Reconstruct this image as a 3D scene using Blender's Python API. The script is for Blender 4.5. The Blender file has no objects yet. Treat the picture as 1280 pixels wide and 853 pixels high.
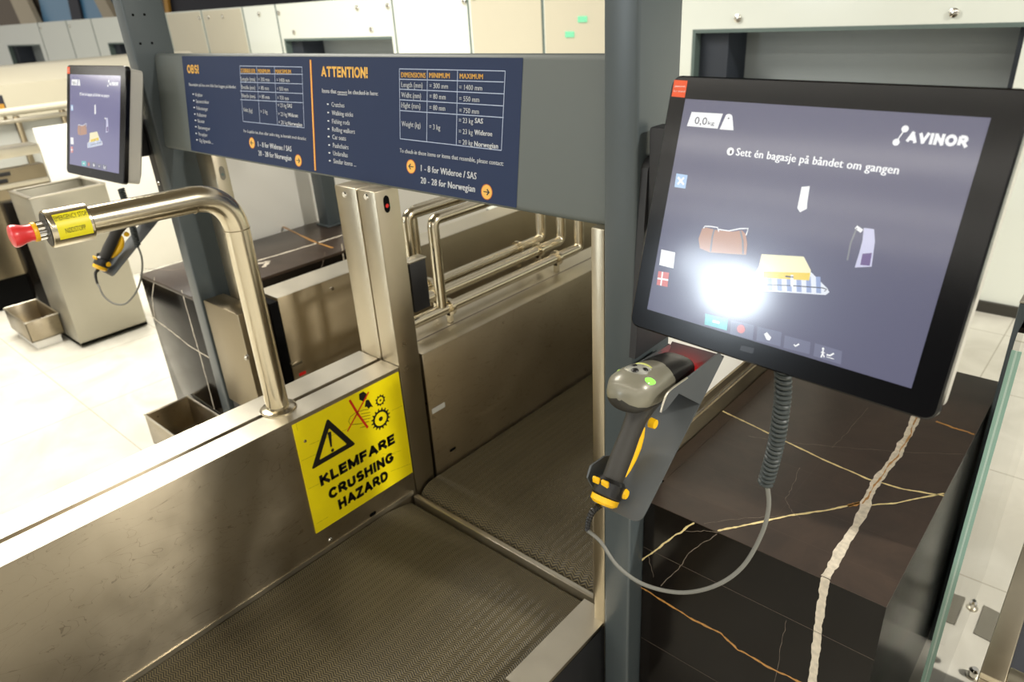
import bpy, bmesh, math, random
import numpy as np
from mathutils import Vector, Matrix
random.seed(7)
C = bpy.context.scene.collection
SC = bpy.context.scene

# ---------------------------------------------------------------- camera
F_PX = 892.304
EYE = np.array([0., 0., 1.6])
RM = np.array([[0.7496966, 0.65933444, -0.05686044],
               [0.24746017, -0.35898485, -0.89994075],
               [-0.61377396, 0.66061182, -0.43228873]])   # world -> camera (x right, y down, z forward)
cam_d = bpy.data.cameras.new('camera')
cam_d.sensor_width = 36.0
cam_d.lens = F_PX / 1280 * 36
cam_d.clip_start = 0.02
cam_d.dof.use_dof = True
cam_d.dof.focus_distance = 1.15
cam_d.dof.aperture_fstop = 5.6
cam = bpy.data.objects.new('camera', cam_d)
C.objects.link(cam)
r = RM.T
cam.matrix_world = Matrix(((r[0, 0], -r[0, 1], -r[0, 2], EYE[0]),
                           (r[1, 0], -r[1, 1], -r[1, 2], EYE[1]),
                           (r[2, 0], -r[2, 1], -r[2, 2], EYE[2]), (0, 0, 0, 1)))
SC.camera = cam

# ---------------------------------------------------------------- world, lamps, exposure
SC.view_settings.view_transform = 'Standard'
SC.view_settings.look = 'None'
SC.view_settings.gamma = 1.0
SC.view_settings.use_curve_mapping = False
SC.view_settings.exposure = 0.0
w = bpy.data.worlds.new('world')
SC.world = w
w.use_nodes = True
w.node_tree.nodes['Background'].inputs[0].default_value = (1.0, 0.97, 0.90, 1)
w.node_tree.nodes['Background'].inputs[1].default_value = 0.62

def area(name, loc, sx, sy, power, col, rot=(0, 0, 0)):
    l = bpy.data.lights.new(name, 'AREA')
    l.shape = 'ELLIPSE' if name.startswith('window') else 'RECTANGLE'
    l.size, l.size_y = sx, sy
    l.energy = power
    l.color = col
    o = bpy.data.objects.new(name, l)
    o.location = loc
    o.rotation_euler = rot
    C.objects.link(o)
    return o

WARM = (1.0, 0.955, 0.86)
# linear fluorescent rows under the ceiling
for y, pw in ((-12.5, 360), (-10.2, 360), (-7.4, 360), (-4.6, 330), (-1.6, 300)):
    area('ceiling_tube_light', (-2, y, 3.95), 26, 0.22, pw, WARM)
area('ceiling_panel_light', (-4.6, 1.1, 3.9), 2.2, 1.6, 300, WARM)
area('ceiling_panel_light', (3.4, 1.85, 3.9), 0.6, 0.3, 330, WARM)
area('window_daylight', (-6.72, -10.2, 2.17), 1.15, 1.0, 130, (0.82, 0.92, 1.0), (math.radians(90), 0, math.radians(-29)))
area('window_daylight', (-7.75, -10.4, 2.55), 0.75, 0.6, 22, (0.82, 0.92, 1.0), (math.radians(90), 0, math.radians(-33)))

# ---------------------------------------------------------------- helpers
def px_ray(x, y):
    return RM.T @ np.array([(x - 640) / F_PX, (y - 426.5) / F_PX, 1.0])
def onX(x, y, X):
    d = px_ray(x, y); return EYE + d * (X / d[0])
def onY(x, y, Y):
    d = px_ray(x, y); return EYE + d * (Y / d[1])
def onZ(x, y, Z):
    d = px_ray(x, y); return EYE + d * ((Z - EYE[2]) / d[2])
def proj(p):
    c = RM @ (np.array(p, float) - EYE)
    return 640 + F_PX * c[0] / c[2], 426.5 + F_PX * c[1] / c[2]

class Plane:
    """a real plane in the scene: origin o, in-plane axes u (right) and v (up), normal n towards the viewer"""
    def __init__(s, o, u, v):
        s.o = np.array(o, float); s.u = np.array(u, float); s.v = np.array(v, float)
        s.u /= np.linalg.norm(s.u); s.v -= s.u * (s.u @ s.v); s.v /= np.linalg.norm(s.v)
        s.n = np.cross(s.u, s.v)
    def hit(s, x, y):
        d = px_ray(x, y); t = (s.n @ (s.o - EYE)) / (s.n @ d); return EYE + d * t
    def uv(s, x, y):
        p = s.hit(x, y) - s.o; return p @ s.u, p @ s.v
    def at(s, a, b, h=0.0):
        return s.o + s.u * a + s.v * b + s.n * h
    def fit_u(s, a0, b0, x1):
        lo, hi = 0.0, 1.0
        for _ in range(50):
            m = (lo + hi) / 2
            if proj(s.at(a0 + m, b0))[0] < x1: lo = m
            else: hi = m
        return lo

def lin(c):
    return tuple(((v / 255) / 12.92 if v / 255 <= 0.04045 else ((v / 255 + 0.055) / 1.055) ** 2.4) for v in c)

def newmat(name):
    m = bpy.data.materials.new(name); m.use_nodes = True
    nt = m.node_tree
    return m, nt, nt.nodes['Principled BSDF']
def N(nt, t, **kw):
    n = nt.nodes.new(t)
    for k, v in kw.items(): setattr(n, k, v)
    return n
def plain(name, rgb, rough=0.5, metal=0.0, coat=0.0, spec=0.5, var=0.0, scale=30):
    m, nt, b = newmat(name)
    b.inputs['Base Color'].default_value = (*lin(rgb), 1)
    b.inputs['Roughness'].default_value = rough
    b.inputs['Metallic'].default_value = metal
    b.inputs['Coat Weight'].default_value = coat
    b.inputs['Specular IOR Level'].default_value = spec
    if var:
        tc = N(nt, 'ShaderNodeTexCoord'); no = N(nt, 'ShaderNodeTexNoise'); no.inputs['Scale'].default_value = scale
        no.inputs['Detail'].default_value = 5
        nt.links.new(tc.outputs['Object'], no.inputs['Vector'])
        mr = N(nt, 'ShaderNodeMapRange'); mr.inputs['To Min'].default_value = 1 - var; mr.inputs['To Max'].default_value = 1 + var
        nt.links.new(no.outputs['Fac'], mr.inputs['Value'])
        mx = N(nt, 'ShaderNodeVectorMath', operation='SCALE'); mx.inputs[0].default_value = lin(rgb)
        nt.links.new(mr.outputs[0], mx.inputs['Scale'])
        nt.links.new(mx.outputs[0], b.inputs['Base Color'])
    return m
def emit(name, rgb, s=1.0):
    m, nt, b = newmat(name)
    b.inputs['Base Color'].default_value = (0, 0, 0, 1)
    b.inputs['Emission Color'].default_value = (*lin(rgb), 1)
    b.inputs['Emission Strength'].default_value = s
    b.inputs['Roughness'].default_value = 0.12
    return m
def steel(name, rgb, rough=0.3, stretch=(4, 4, 160), bump=0.02, blot=0.12, aniso=0.0, pits=False):
    m, nt, b = newmat(name)
    if aniso:
        tg = nt.nodes.new('ShaderNodeTangent'); tg.direction_type = 'RADIAL'; tg.axis = 'Z'
        nt.links.new(tg.outputs[0], b.inputs['Tangent'])
        b.inputs['Anisotropic'].default_value = aniso; b.inputs['Anisotropic Rotation'].default_value = .25
    tc = N(nt, 'ShaderNodeTexCoord')
    mp = N(nt, 'ShaderNodeMapping'); mp.inputs['Scale'].default_value = stretch
    nt.links.new(tc.outputs['Object'], mp.inputs['Vector'])
    no = N(nt, 'ShaderNodeTexNoise'); no.inputs['Scale'].default_value = 6; no.inputs['Detail'].default_value = 6
    nt.links.new(mp.outputs[0], no.inputs['Vector'])
    n2 = N(nt, 'ShaderNodeTexNoise'); n2.inputs['Scale'].default_value = 9; n2.inputs['Detail'].default_value = 8; n2.inputs['Roughness'].default_value = .65
    nt.links.new(tc.outputs['Object'], n2.inputs['Vector'])
    mr = N(nt, 'ShaderNodeMapRange'); mr.inputs['To Min'].default_value = rough - .09; mr.inputs['To Max'].default_value = rough + .11
    nt.links.new(n2.outputs['Fac'], mr.inputs['Value']); nt.links.new(mr.outputs[0], b.inputs['Roughness'])
    m2 = N(nt, 'ShaderNodeMapRange'); m2.inputs['To Min'].default_value = 1 - blot; m2.inputs['To Max'].default_value = 1 + blot
    nt.links.new(n2.outputs['Fac'], m2.inputs['Value'])
    mx = N(nt, 'ShaderNodeVectorMath', operation='SCALE'); mx.inputs[0].default_value = lin(rgb)
    nt.links.new(m2.outputs[0], mx.inputs['Scale'])
    if pits:   # small dents, specks and hairline scratches of wear
        vo = N(nt, 'ShaderNodeTexVoronoi'); vo.inputs['Scale'].default_value = 34; vo.inputs['Randomness'].default_value = 1
        nt.links.new(tc.outputs['Object'], vo.inputs['Vector'])
        sc_ = N(nt, 'ShaderNodeSeparateColor'); nt.links.new(vo.outputs['Color'], sc_.inputs[0])
        rad = N(nt, 'ShaderNodeMapRange'); rad.inputs['From Min'].default_value = .86; rad.inputs['To Min'].default_value = 0; rad.inputs['To Max'].default_value = .17
        nt.links.new(sc_.outputs[0], rad.inputs['Value'])
        lt = N(nt, 'ShaderNodeMath', operation='LESS_THAN'); nt.links.new(vo.outputs['Distance'], lt.inputs[0]); nt.links.new(rad.outputs[0], lt.inputs[1])
        wv = N(nt, 'ShaderNodeTexNoise'); wv.inputs['Scale'].default_value = 14; wv.inputs['Detail'].default_value = 2; wv.inputs['Distortion'].default_value = 3
        mp2 = N(nt, 'ShaderNodeMapping'); mp2.inputs['Scale'].default_value = (1, .35, 1); mp2.inputs['Rotation'].default_value = (.5, 0, 0)
        nt.links.new(tc.outputs['Object'], mp2.inputs['Vector']); nt.links.new(mp2.outputs[0], wv.inputs['Vector'])
        ab = N(nt, 'ShaderNodeMath', operation='COMPARE'); ab.inputs[1].default_value = .5; ab.inputs[2].default_value = .0035
        nt.links.new(wv.outputs['Fac'], ab.inputs[0])
        hf = N(nt, 'ShaderNodeMath', operation='MULTIPLY'); hf.inputs[1].default_value = .35; nt.links.new(ab.outputs[0], hf.inputs[0])
        am = N(nt, 'ShaderNodeMath', operation='MAXIMUM'); nt.links.new(lt.outputs[0], am.inputs[0]); nt.links.new(hf.outputs[0], am.inputs[1])
        mk = N(nt, 'ShaderNodeMix', data_type='RGBA'); nt.links.new(am.outputs[0], mk.inputs['Factor']); nt.links.new(mx.outputs[0], mk.inputs['A'])
        mk.inputs['B'].default_value = (*lin((72, 60, 46)), 1); nt.links.new(mk.outputs['Result'], b.inputs['Base Color'])
    else:
        nt.links.new(mx.outputs[0], b.inputs['Base Color'])
    b.inputs['Metallic'].default_value = 1.0
    bp = N(nt, 'ShaderNodeBump'); bp.inputs['Strength'].default_value = bump * 10; bp.inputs['Distance'].default_value = 0.001
    nt.links.new(no.outputs['Fac'], bp.inputs['Height']); nt.links.new(bp.outputs[0], b.inputs['Normal'])
    return m

M = {}
M['steel'] = steel('brushed_steel', (184, 174, 152), .30)
M['steel_wall'] = steel('scuffed_steel', (168, 157, 136), .32, (4, 4, 160), .012, .1, .9, True)
M['steel_dark'] = steel('worn_steel', (152, 140, 116), .38, (4, 4, 160), .012, .12, .7)
M['steel_top'] = steel('satin_steel', (205, 199, 184), .34, (160, 4, 4))
M['tube'] = steel('polished_tube_steel', (206, 196, 172), .2, (30, 30, 30), .004, .05)
M['chrome'] = plain('chrome', (225, 222, 214), .12, 1.0)
M['post'] = plain('grey_powder_coat', (72, 80, 83), .33, 0, 0, .5, .03, 40)
M['sign_grey'] = plain('sign_grey_paint', (96, 102, 100), .5, 0, 0, .4, .02, 30)
M['sign_blue'] = plain('sign_blue_vinyl', (34, 48, 80), .5, 0, 0, .25, .02, 20)
M['sign_white'] = plain('sign_white_print', (222, 226, 230), .5)
M['sign_line'] = plain('sign_line_print', (165, 178, 205), .5)
M['sign_yellow'] = plain('sign_yellow_print', (236, 184, 84), .5)
M['sign_orange'] = plain('sign_orange_edge', (190, 96, 40), .5)
M['sign_ink'] = plain('sign_dark_ink', (30, 32, 40), .5)
M['hazard_yellow'] = plain('hazard_yellow_vinyl', (242, 222, 10), .35, 0, .2, .5, .06, 25)
M['hazard_black'] = plain('hazard_black_print', (22, 20, 16), .4)
M['hazard_red'] = plain('hazard_red_print', (205, 30, 24), .4)
M['scratch'] = plain('scratch_olive', (150, 140, 16), .5)
M['label_yellow'] = plain('label_yellow', (226, 214, 30), .4)
M['label_ink'] = plain('label_ink', (60, 58, 20), .5)
M['red_plastic'] = plain('red_plastic', (214, 50, 52), .35, 0, .3)
M['yellow_ring'] = plain('yellow_ring', (232, 178, 30), .4)
M['black'] = plain('black_plastic', (22, 22, 24), .4)
M['black_gap'] = plain('black_rubber', (8, 8, 8), .8, 0, 0, .1)
M['black_gloss'] = plain('black_glass_bezel', (5, 5, 7), .16, 0, 0, .4)
M['housing'] = plain('silver_housing', (186, 184, 176), .38, .25, 0, .5, .03, 50)
M['bracket'] = plain('dark_bracket', (46, 46, 48), .5, 0, 0, .4, .05, 60)
M['holder'] = plain('holder_grey_coat', (82, 86, 88), .42, 0, 0, .45, .04, 60)
M['rubber_grey'] = plain('grey_cable', (112, 112, 106), .5)
M['coil'] = plain('dark_coil_cable', (50, 56, 56), .45)
M['scan_dark'] = plain('scanner_dark_rubber', (46, 44, 40), .5, 0, 0, .5, .06, 90)
M['scan_grey'] = plain('scanner_grey_shell', (126, 123, 108), .34, .15, .2, .5, .05, 60)
M['scan_silver'] = plain('scanner_silver_keys', (205, 205, 195), .25, .6)
M['scan_yellow'] = plain('scanner_yellow', (244, 190, 18), .35)
M['scan_black'] = plain('scanner_black_nose', (24, 23, 22), .35)
M['led_green'] = emit('green_led', (150, 255, 90), 1.6)
M['led_red'] = emit('red_aimer', (255, 20, 25), 14)
M['white_panel'] = plain('white_laminate', (236, 234, 226), .28, 0, 0, .4, .015, 8)
M['white_glass'] = plain('white_glass_panel', (226, 231, 223), .12, 0, .3, .5, .01, 5)
M['cream_panel'] = plain('cream_panel', (198, 192, 172), .3, 0, 0, .4, .02, 5)
M['recess_grey'] = plain('recess_grey', (150, 156, 156), .6)
M['recess_dark'] = plain('recess_dark', (40, 46, 56), .6)
M['recess_edge'] = plain('recess_edge_green', (92, 108, 104), .5)
M['skirting'] = plain('dark_skirting', (52, 50, 44), .5)
M['hall_brown'] = plain('hall_brown', (92, 80, 66), .7)
M['hall_beige'] = plain('hall_beige', (168, 156, 134), .7)
M['hall_dark'] = plain('hall_dark', (34, 34, 44), .7)
M['hall_blue'] = plain('hall_blue_glass', (74, 122, 156), .3)
M['hall_amber'] = plain('hall_amber', (190, 140, 50), .6)
M['ceiling'] = plain('ceiling_grey', (120, 112, 100), .8)
M['vein_white'] = plain('vein_white', (206, 196, 178), .3, 0, 0, .5, .45, 110)
M['vein_gold'] = plain('vein_gold', (172, 124, 62), .3, 0, 0, .5, .5, 150)
M['vein_pale'] = plain('vein_pale', (226, 206, 150), .25, 0, 0, .5, .2, 150)
M['vein_thin'] = plain('vein_thin', (120, 108, 96), .3)
M['tile_joint'] = plain('tile_joint', (74, 64, 56), .4)
M['kiosk_dark'] = plain('kiosk_dark_panel', (52, 54, 60), .35)
M['tile_text'] = plain('print_white', (240, 240, 240), .5)
M['floor_grey'] = plain('reflection_and_window_grey', (120, 116, 104), .35)  # painted floor reflections, also the oval sensor window

def marble(name, rgb, rough=.3):
    m, nt, b = newmat(name)
    tc = N(nt, 'ShaderNodeTexCoord')
    no = N(nt, 'ShaderNodeTexNoise'); no.inputs['Scale'].default_value = 7; no.inputs['Detail'].default_value = 8; no.inputs['Roughness'].default_value = .7; no.inputs['Distortion'].default_value = 1.2
    nt.links.new(tc.outputs['Object'], no.inputs['Vector'])
    cr = N(nt, 'ShaderNodeValToRGB')
    c = lin(rgb)
    cr.color_ramp.elements[0].position = .3; cr.color_ramp.elements[0].color = (c[0] * .7, c[1] * .7, c[2] * .7, 1)
    cr.color_ramp.elements[1].position = .8; cr.color_ramp.elements[1].color = (c[0] * 1.5, c[1] * 1.45, c[2] * 1.4, 1)
    nt.links.new(no.outputs['Fac'], cr.inputs[0]); nt.links.new(cr.outputs[0], b.inputs['Base Color'])
    b.inputs['Roughness'].default_value = rough
    b.inputs['Specular IOR Level'].default_value = .5 if rough > .2 else .22
    return m
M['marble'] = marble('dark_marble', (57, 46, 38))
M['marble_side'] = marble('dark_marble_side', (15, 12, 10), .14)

def belt_mat():
    m, nt, b = newmat('ribbed_belt')
    tc = N(nt, 'ShaderNodeTexCoord')
    sp = N(nt, 'ShaderNodeSeparateXYZ'); nt.links.new(tc.outputs['Object'], sp.inputs[0])
    # zigzag ribs: rows along x whose y wobbles as a triangle wave
    tri = N(nt, 'ShaderNodeMath', operation='PINGPONG'); tri.inputs[1].default_value = 0.011
    nt.links.new(sp.outputs['X'], tri.inputs[0])
    s1 = N(nt, 'ShaderNodeMath', operation='MULTIPLY'); s1.inputs[1].default_value = 0.5
    nt.links.new(tri.outputs[0], s1.inputs[0])
    ad = N(nt, 'ShaderNodeMath', operation='ADD'); nt.links.new(sp.outputs['Y'], ad.inputs[0]); nt.links.new(s1.outputs[0], ad.inputs[1])
    pp = N(nt, 'ShaderNodeMath', operation='PINGPONG'); pp.inputs[1].default_value = 0.0027
    nt.links.new(ad.outputs[0], pp.inputs[0])
    mr = N(nt, 'ShaderNodeMapRange'); mr.inputs['From Max'].default_value = 0.0027
    nt.links.new(pp.outputs[0], mr.inputs['Value'])
    no = N(nt, 'ShaderNodeTexNoise'); no.inputs['Scale'].default_value = 5; no.inputs['Detail'].default_value = 6
    mp = N(nt, 'ShaderNodeMapping'); mp.inputs['Scale'].default_value = (6, 1, 1)
    nt.links.new(tc.outputs['Object'], mp.inputs['Vector']); nt.links.new(mp.outputs[0], no.inputs['Vector'])
    cr = N(nt, 'ShaderNodeValToRGB')
    cr.color_ramp.elements[0].position = .2; cr.color_ramp.elements[0].color = (*lin((30, 26, 19)), 1)
    cr.color_ramp.elements[1].position = .95; cr.color_ramp.elements[1].color = (*lin((112, 101, 72)), 1)
    nt.links.new(mr.outputs[0], cr.inputs[0])
    mr2 = N(nt, 'ShaderNodeMapRange'); mr2.inputs['To Min'].default_value = .7; mr2.inputs['To Max'].default_value = 1.3
    nt.links.new(no.outputs['Fac'], mr2.inputs['Value'])
    mx = N(nt, 'ShaderNodeVectorMath', operation='SCALE'); nt.links.new(cr.outputs[0], mx.inputs[0]); nt.links.new(mr2.outputs[0], mx.inputs['Scale'])
    nt.links.new(mx.outputs[0], b.inputs['Base Color'])
    bp = N(nt, 'ShaderNodeBump'); bp.inputs['Strength'].default_value = .7; bp.inputs['Distance'].default_value = .0015
    nt.links.new(mr.outputs[0], bp.inputs['Height']); nt.links.new(bp.outputs[0], b.inputs['Normal'])
    b.inputs['Roughness'].default_value = .55
    return m
M['belt'] = belt_mat()

def floor_mat():
    m, nt, b = newmat('pale_floor_tiles')
    tc = N(nt, 'ShaderNodeTexCoord')
    mp = N(nt, 'ShaderNodeMapping'); mp.inputs['Location'].default_value = (4.03, -0.78, 0)
    nt.links.new(tc.outputs['Object'], mp.inputs['Vector'])
    sp = N(nt, 'ShaderNodeSeparateXYZ'); nt.links.new(mp.outputs[0], sp.inputs[0])
    outs = []
    for ax in 'XY':
        pg = N(nt, 'ShaderNodeMath', operation='PINGPONG'); pg.inputs[1].default_value = .3075
        nt.links.new(sp.outputs[ax], pg.inputs[0])
        ls = N(nt, 'ShaderNodeMath', operation='LESS_THAN'); ls.inputs[1].default_value = .0022
        nt.links.new(pg.outputs[0], ls.inputs[0]); outs.append(ls)
    mxm = N(nt, 'ShaderNodeMath', operation='MAXIMUM'); nt.links.new(outs[0].outputs[0], mxm.inputs[0]); nt.links.new(outs[1].outputs[0], mxm.inputs[1])
    no = N(nt, 'ShaderNodeTexNoise'); no.inputs['Scale'].default_value = 2.5; no.inputs['Detail'].default_value = 7; no.inputs['Distortion'].default_value = 1.5
    nt.links.new(tc.outputs['Object'], no.inputs['Vector'])
    cr = N(nt, 'ShaderNodeValToRGB')
    cr.color_ramp.elements[0].position = .3; cr.color_ramp.elements[0].color = (*lin((196, 192, 180)), 1)
    cr.color_ramp.elements[1].position = .7; cr.color_ramp.elements[1].color = (*lin((222, 219, 208)), 1)
    nt.links.new(no.outputs['Fac'], cr.inputs[0])
    mx = N(nt, 'ShaderNodeMix', data_type='RGBA'); nt.links.new(mxm.outputs[0], mx.inputs['Factor'])
    nt.links.new(cr.outputs[0], mx.inputs['A']); mx.inputs['B'].default_value = (*lin((170, 164, 150)), 1)
    nt.links.new(mx.outputs['Result'], b.inputs['Base Color'])
    b.inputs['Roughness'].default_value = .25
    return m
M['floor'] = floor_mat()

def glass_mat(name, tint, rough=0.0):
    m, nt, b = newmat(name)
    b.inputs['Base Color'].default_value = (*tint, 1)
    b.inputs['Transmission Weight'].default_value = 1.0
    b.inputs['Roughness'].default_value = rough
    b.inputs['IOR'].default_value = 1.45
    return m
M['glass'] = glass_mat('clear_glass', (.97, .985, .975))
M['glass_edge'] = plain('green_glass_edge', (140, 178, 164), .15, 0, 0, .5)
M['glass_core'] = plain('pale_glass_core', (176, 204, 194), .15)

# ---------------------------------------------------------------- mesh builder
class MB:
    def __init__(s): s.v = []; s.f = []; s.m = []
    def add(s, vs, fs, mi=0):
        o = len(s.v); s.v += [tuple(map(float, v)) for v in vs]
        s.f += [tuple(i + o for i in f) for f in fs]; s.m += [mi] * len(fs)
    def box(s, x0, x1, y0, y1, z0, z1, bev=0.0, mi=0, seg=2):
        bm = bmesh.new(); bmesh.ops.create_cube(bm, size=1)
        for v in bm.verts:
            v.co = Vector(((x0 + x1) / 2 + v.co.x * (x1 - x0), (y0 + y1) / 2 + v.co.y * (y1 - y0), (z0 + z1) / 2 + v.co.z * (z1 - z0)))
        if bev:
            bmesh.ops.bevel(bm, geom=bm.edges[:], offset=bev, segments=seg, affect='EDGES', profile=.5)
        bm.verts.index_update()
        s.add([v.co[:] for v in bm.verts], [[v.index for v in f.verts] for f in bm.faces], mi); bm.free()
    def poly(s, pts, mi=0): s.add(pts, [list(range(len(pts)))], mi)
    def prism(s, pts, d, mi=0):
        """polygon pts extruded by vector d"""
        n = len(pts); a = [np.array(p, float) for p in pts]; b = [p + np.array(d) for p in a]
        s.add(a + b, [list(range(n))[::-1], [n + i for i in range(n)]] + [[i, (i + 1) % n, n + (i + 1) % n, n + i] for i in range(n)], mi)
    def tube(s, path, r, seg=14, mi=0, caps=True):
        P = [np.array(p, float) for p in path]; n = len(P)
        R = r if hasattr(r, '__len__') else [r] * n
        T = []
        for i in range(n):
            t = P[min(i + 1, n - 1)] - P[max(i - 1, 0)]; T.append(t / (np.linalg.norm(t) + 1e-12))
        up = np.array([0, 0, 1.]) if abs(T[0][2]) < .9 else np.array([1., 0, 0])
        u = np.cross(T[0], up); u /= np.linalg.norm(u)
        vs = []
        for i in range(n):
            u = u - T[i] * (u @ T[i]); u /= np.linalg.norm(u); w_ = np.cross(T[i], u)
            for k in range(seg):
                a = 2 * math.pi * k / seg
                vs.append(P[i] + (u * math.cos(a) + w_ * math.sin(a)) * R[i])
        fs = [[i * seg + k, i * seg + (k + 1) % seg, (i + 1) * seg + (k + 1) % seg, (i + 1) * seg + k] for i in range(n - 1) for k in range(seg)]
        if caps: fs += [list(range(seg))[::-1], [(n - 1) * seg + k for k in range(seg)]]
        s.add(vs, fs, mi)
    def cyl(s, a, b, r, seg=24, mi=0): s.tube([a, b], r, seg, mi)
    def loft(s, secs, mi=0, caps=True):
        """secs: list of equal length rings of points"""
        n = len(secs[0]); vs = [p for q in secs for p in q]
        fs = [[i * n + k, i * n + (k + 1) % n, (i + 1) * n + (k + 1) % n, (i + 1) * n + k] for i in range(len(secs) - 1) for k in range(n)]
        if caps: fs += [list(range(n))[::-1], [(len(secs) - 1) * n + k for k in range(n)]]
        s.add(vs, fs, mi)
    def ribbon(s, pts, widths, n, mi=0):
        P = [np.array(p, float) for p in pts]; L = []; Rr = []
        for i in range(len(P)):
            t = P[min(i + 1, len(P) - 1)] - P[max(i - 1, 0)]; t /= np.linalg.norm(t) + 1e-12
            q = np.cross(n, t) * widths[i] / 2; L.append(P[i] + q); Rr.append(P[i] - q)
        m = len(P)
        s.add(L + Rr, [[i, i + 1, m + i + 1, m + i] for i in range(m - 1)], mi)
    def build(s, name, mats, parent=None, smooth=True, ang=35, kind=None):
        me = bpy.data.meshes.new(name)
        off = np.array(parent.matrix_world.translation) if parent is not None else np.zeros(3)
        me.from_pydata([tuple(np.array(v) - off) for v in s.v], [], s.f)
        bm = bmesh.new(); bm.from_mesh(me); bmesh.ops.recalc_face_normals(bm, faces=bm.faces[:]); bm.to_mesh(me); bm.free()
        for m in (mats if isinstance(mats, (list, tuple)) else [mats]): me.materials.append(m)
        for p, mi in zip(me.polygons, s.m): p.material_index = mi; p.use_smooth = smooth
        if smooth: me.set_sharp_from_angle(angle=math.radians(ang))
        o = bpy.data.objects.new(name, me); C.objects.link(o)
        if parent is not None: o.parent = parent
        if kind: o['kind'] = kind
        return o

def thing(name, label, cat, loc=(0, 0, 0), group=None):
    o = bpy.data.objects.new(name, None); C.objects.link(o)
    o.empty_display_size = .05
    o.location = [float(v) for v in loc]; o['label'] = label; o['category'] = cat
    o.matrix_world = Matrix.Translation(o.location)
    if group: o['group'] = group
    return o
def tag(o, label, cat, group=None):
    o['label'] = label; o['category'] = cat
    if group: o['group'] = group
    return o
def copy_tree(o, parent=None):
    c = o.copy(); C.objects.link(c)
    if parent is not None: c.parent = parent
    for ch in list(o.children): copy_tree(ch, c)
    return c

def smooth_path(pts, k=8):
    P = [np.array(p, float) for p in pts]; out = []
    for i in range(len(P) - 1):
        p0, p1, p2, p3 = P[max(i - 1, 0)], P[i], P[i + 1], P[min(i + 2, len(P) - 1)]
        for j in range(k):
            t = j / k
            out.append(.5 * ((2 * p1) + (-p0 + p2) * t + (2 * p0 - 5 * p1 + 4 * p2 - p3) * t * t + (-p0 + 3 * p1 - 3 * p2 + p3) * t ** 3))
    out.append(P[-1]); return out
def fillet(pts, r, k=6):
    """polyline with rounded corners"""
    P = [np.array(p, float) for p in pts]; out = [P[0]]
    for i in range(1, len(P) - 1):
        a = P[i - 1] - P[i]; b = P[i + 1] - P[i]; a /= np.linalg.norm(a); b /= np.linalg.norm(b)
        for j in range(k + 1):
            t = j / k
            p0, p1, p2 = P[i] + a * r, P[i], P[i] + b * r
            out.append((1 - t) ** 2 * p0 + 2 * t * (1 - t) * (p1 * .86 + (p0 + p2) / 2 * .14) + t * t * p2)
    out.append(P[-1]); return out

_txt = {}
def glyphs(s, bold=0.0):
    key = (s, bold)
    if key not in _txt:
        cu = bpy.data.curves.new('t', 'FONT'); cu.body = s; cu.size = 1; cu.resolution_u = 2
        cu.space_character = 1 + bold * 1.5
        o = bpy.data.objects.new('t', cu); C.objects.link(o)
        dg = bpy.context.evaluated_depsgraph_get(); dg.update()
        me = bpy.data.meshes.new_from_object(o.evaluated_get(dg))
        vs = [tuple(v.co) for v in me.vertices]; fs = [tuple(p.vertices) for p in me.polygons]
        if bold:   # heavier weight: the same outline laid a little to either side
            V, Fc = [], []
            for dx, dy in ((-bold, 0), (0, 0), (bold, 0)):
                n = len(V); V += [(v[0] + dx, v[1] + dy, 0) for v in vs]; Fc += [tuple(i + n for i in f) for f in fs]
            vs, fs = V, Fc
        _txt[key] = (vs, fs)
        bpy.data.objects.remove(o); bpy.data.curves.remove(cu); bpy.data.meshes.remove(me)
    return _txt[key]
def text(mb, s, pl, a, b, width, cap, h=.0006, bold=0.0, mi=0, shear=0.0):
    """lettering of a given width and capital height on a plane, its baseline starting at (a, b)"""
    vs, fs = glyphs(s, bold)
    if not vs: return
    x0 = min(v[0] for v in vs); x1 = max(v[0] for v in vs)
    kx = width / (x1 - x0); ky = cap / 0.73
    mb.add([pl.at(a + (v[0] - x0) * kx + v[1] * ky * shear, b + v[1] * ky, h) for v in vs], fs, mi)

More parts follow.
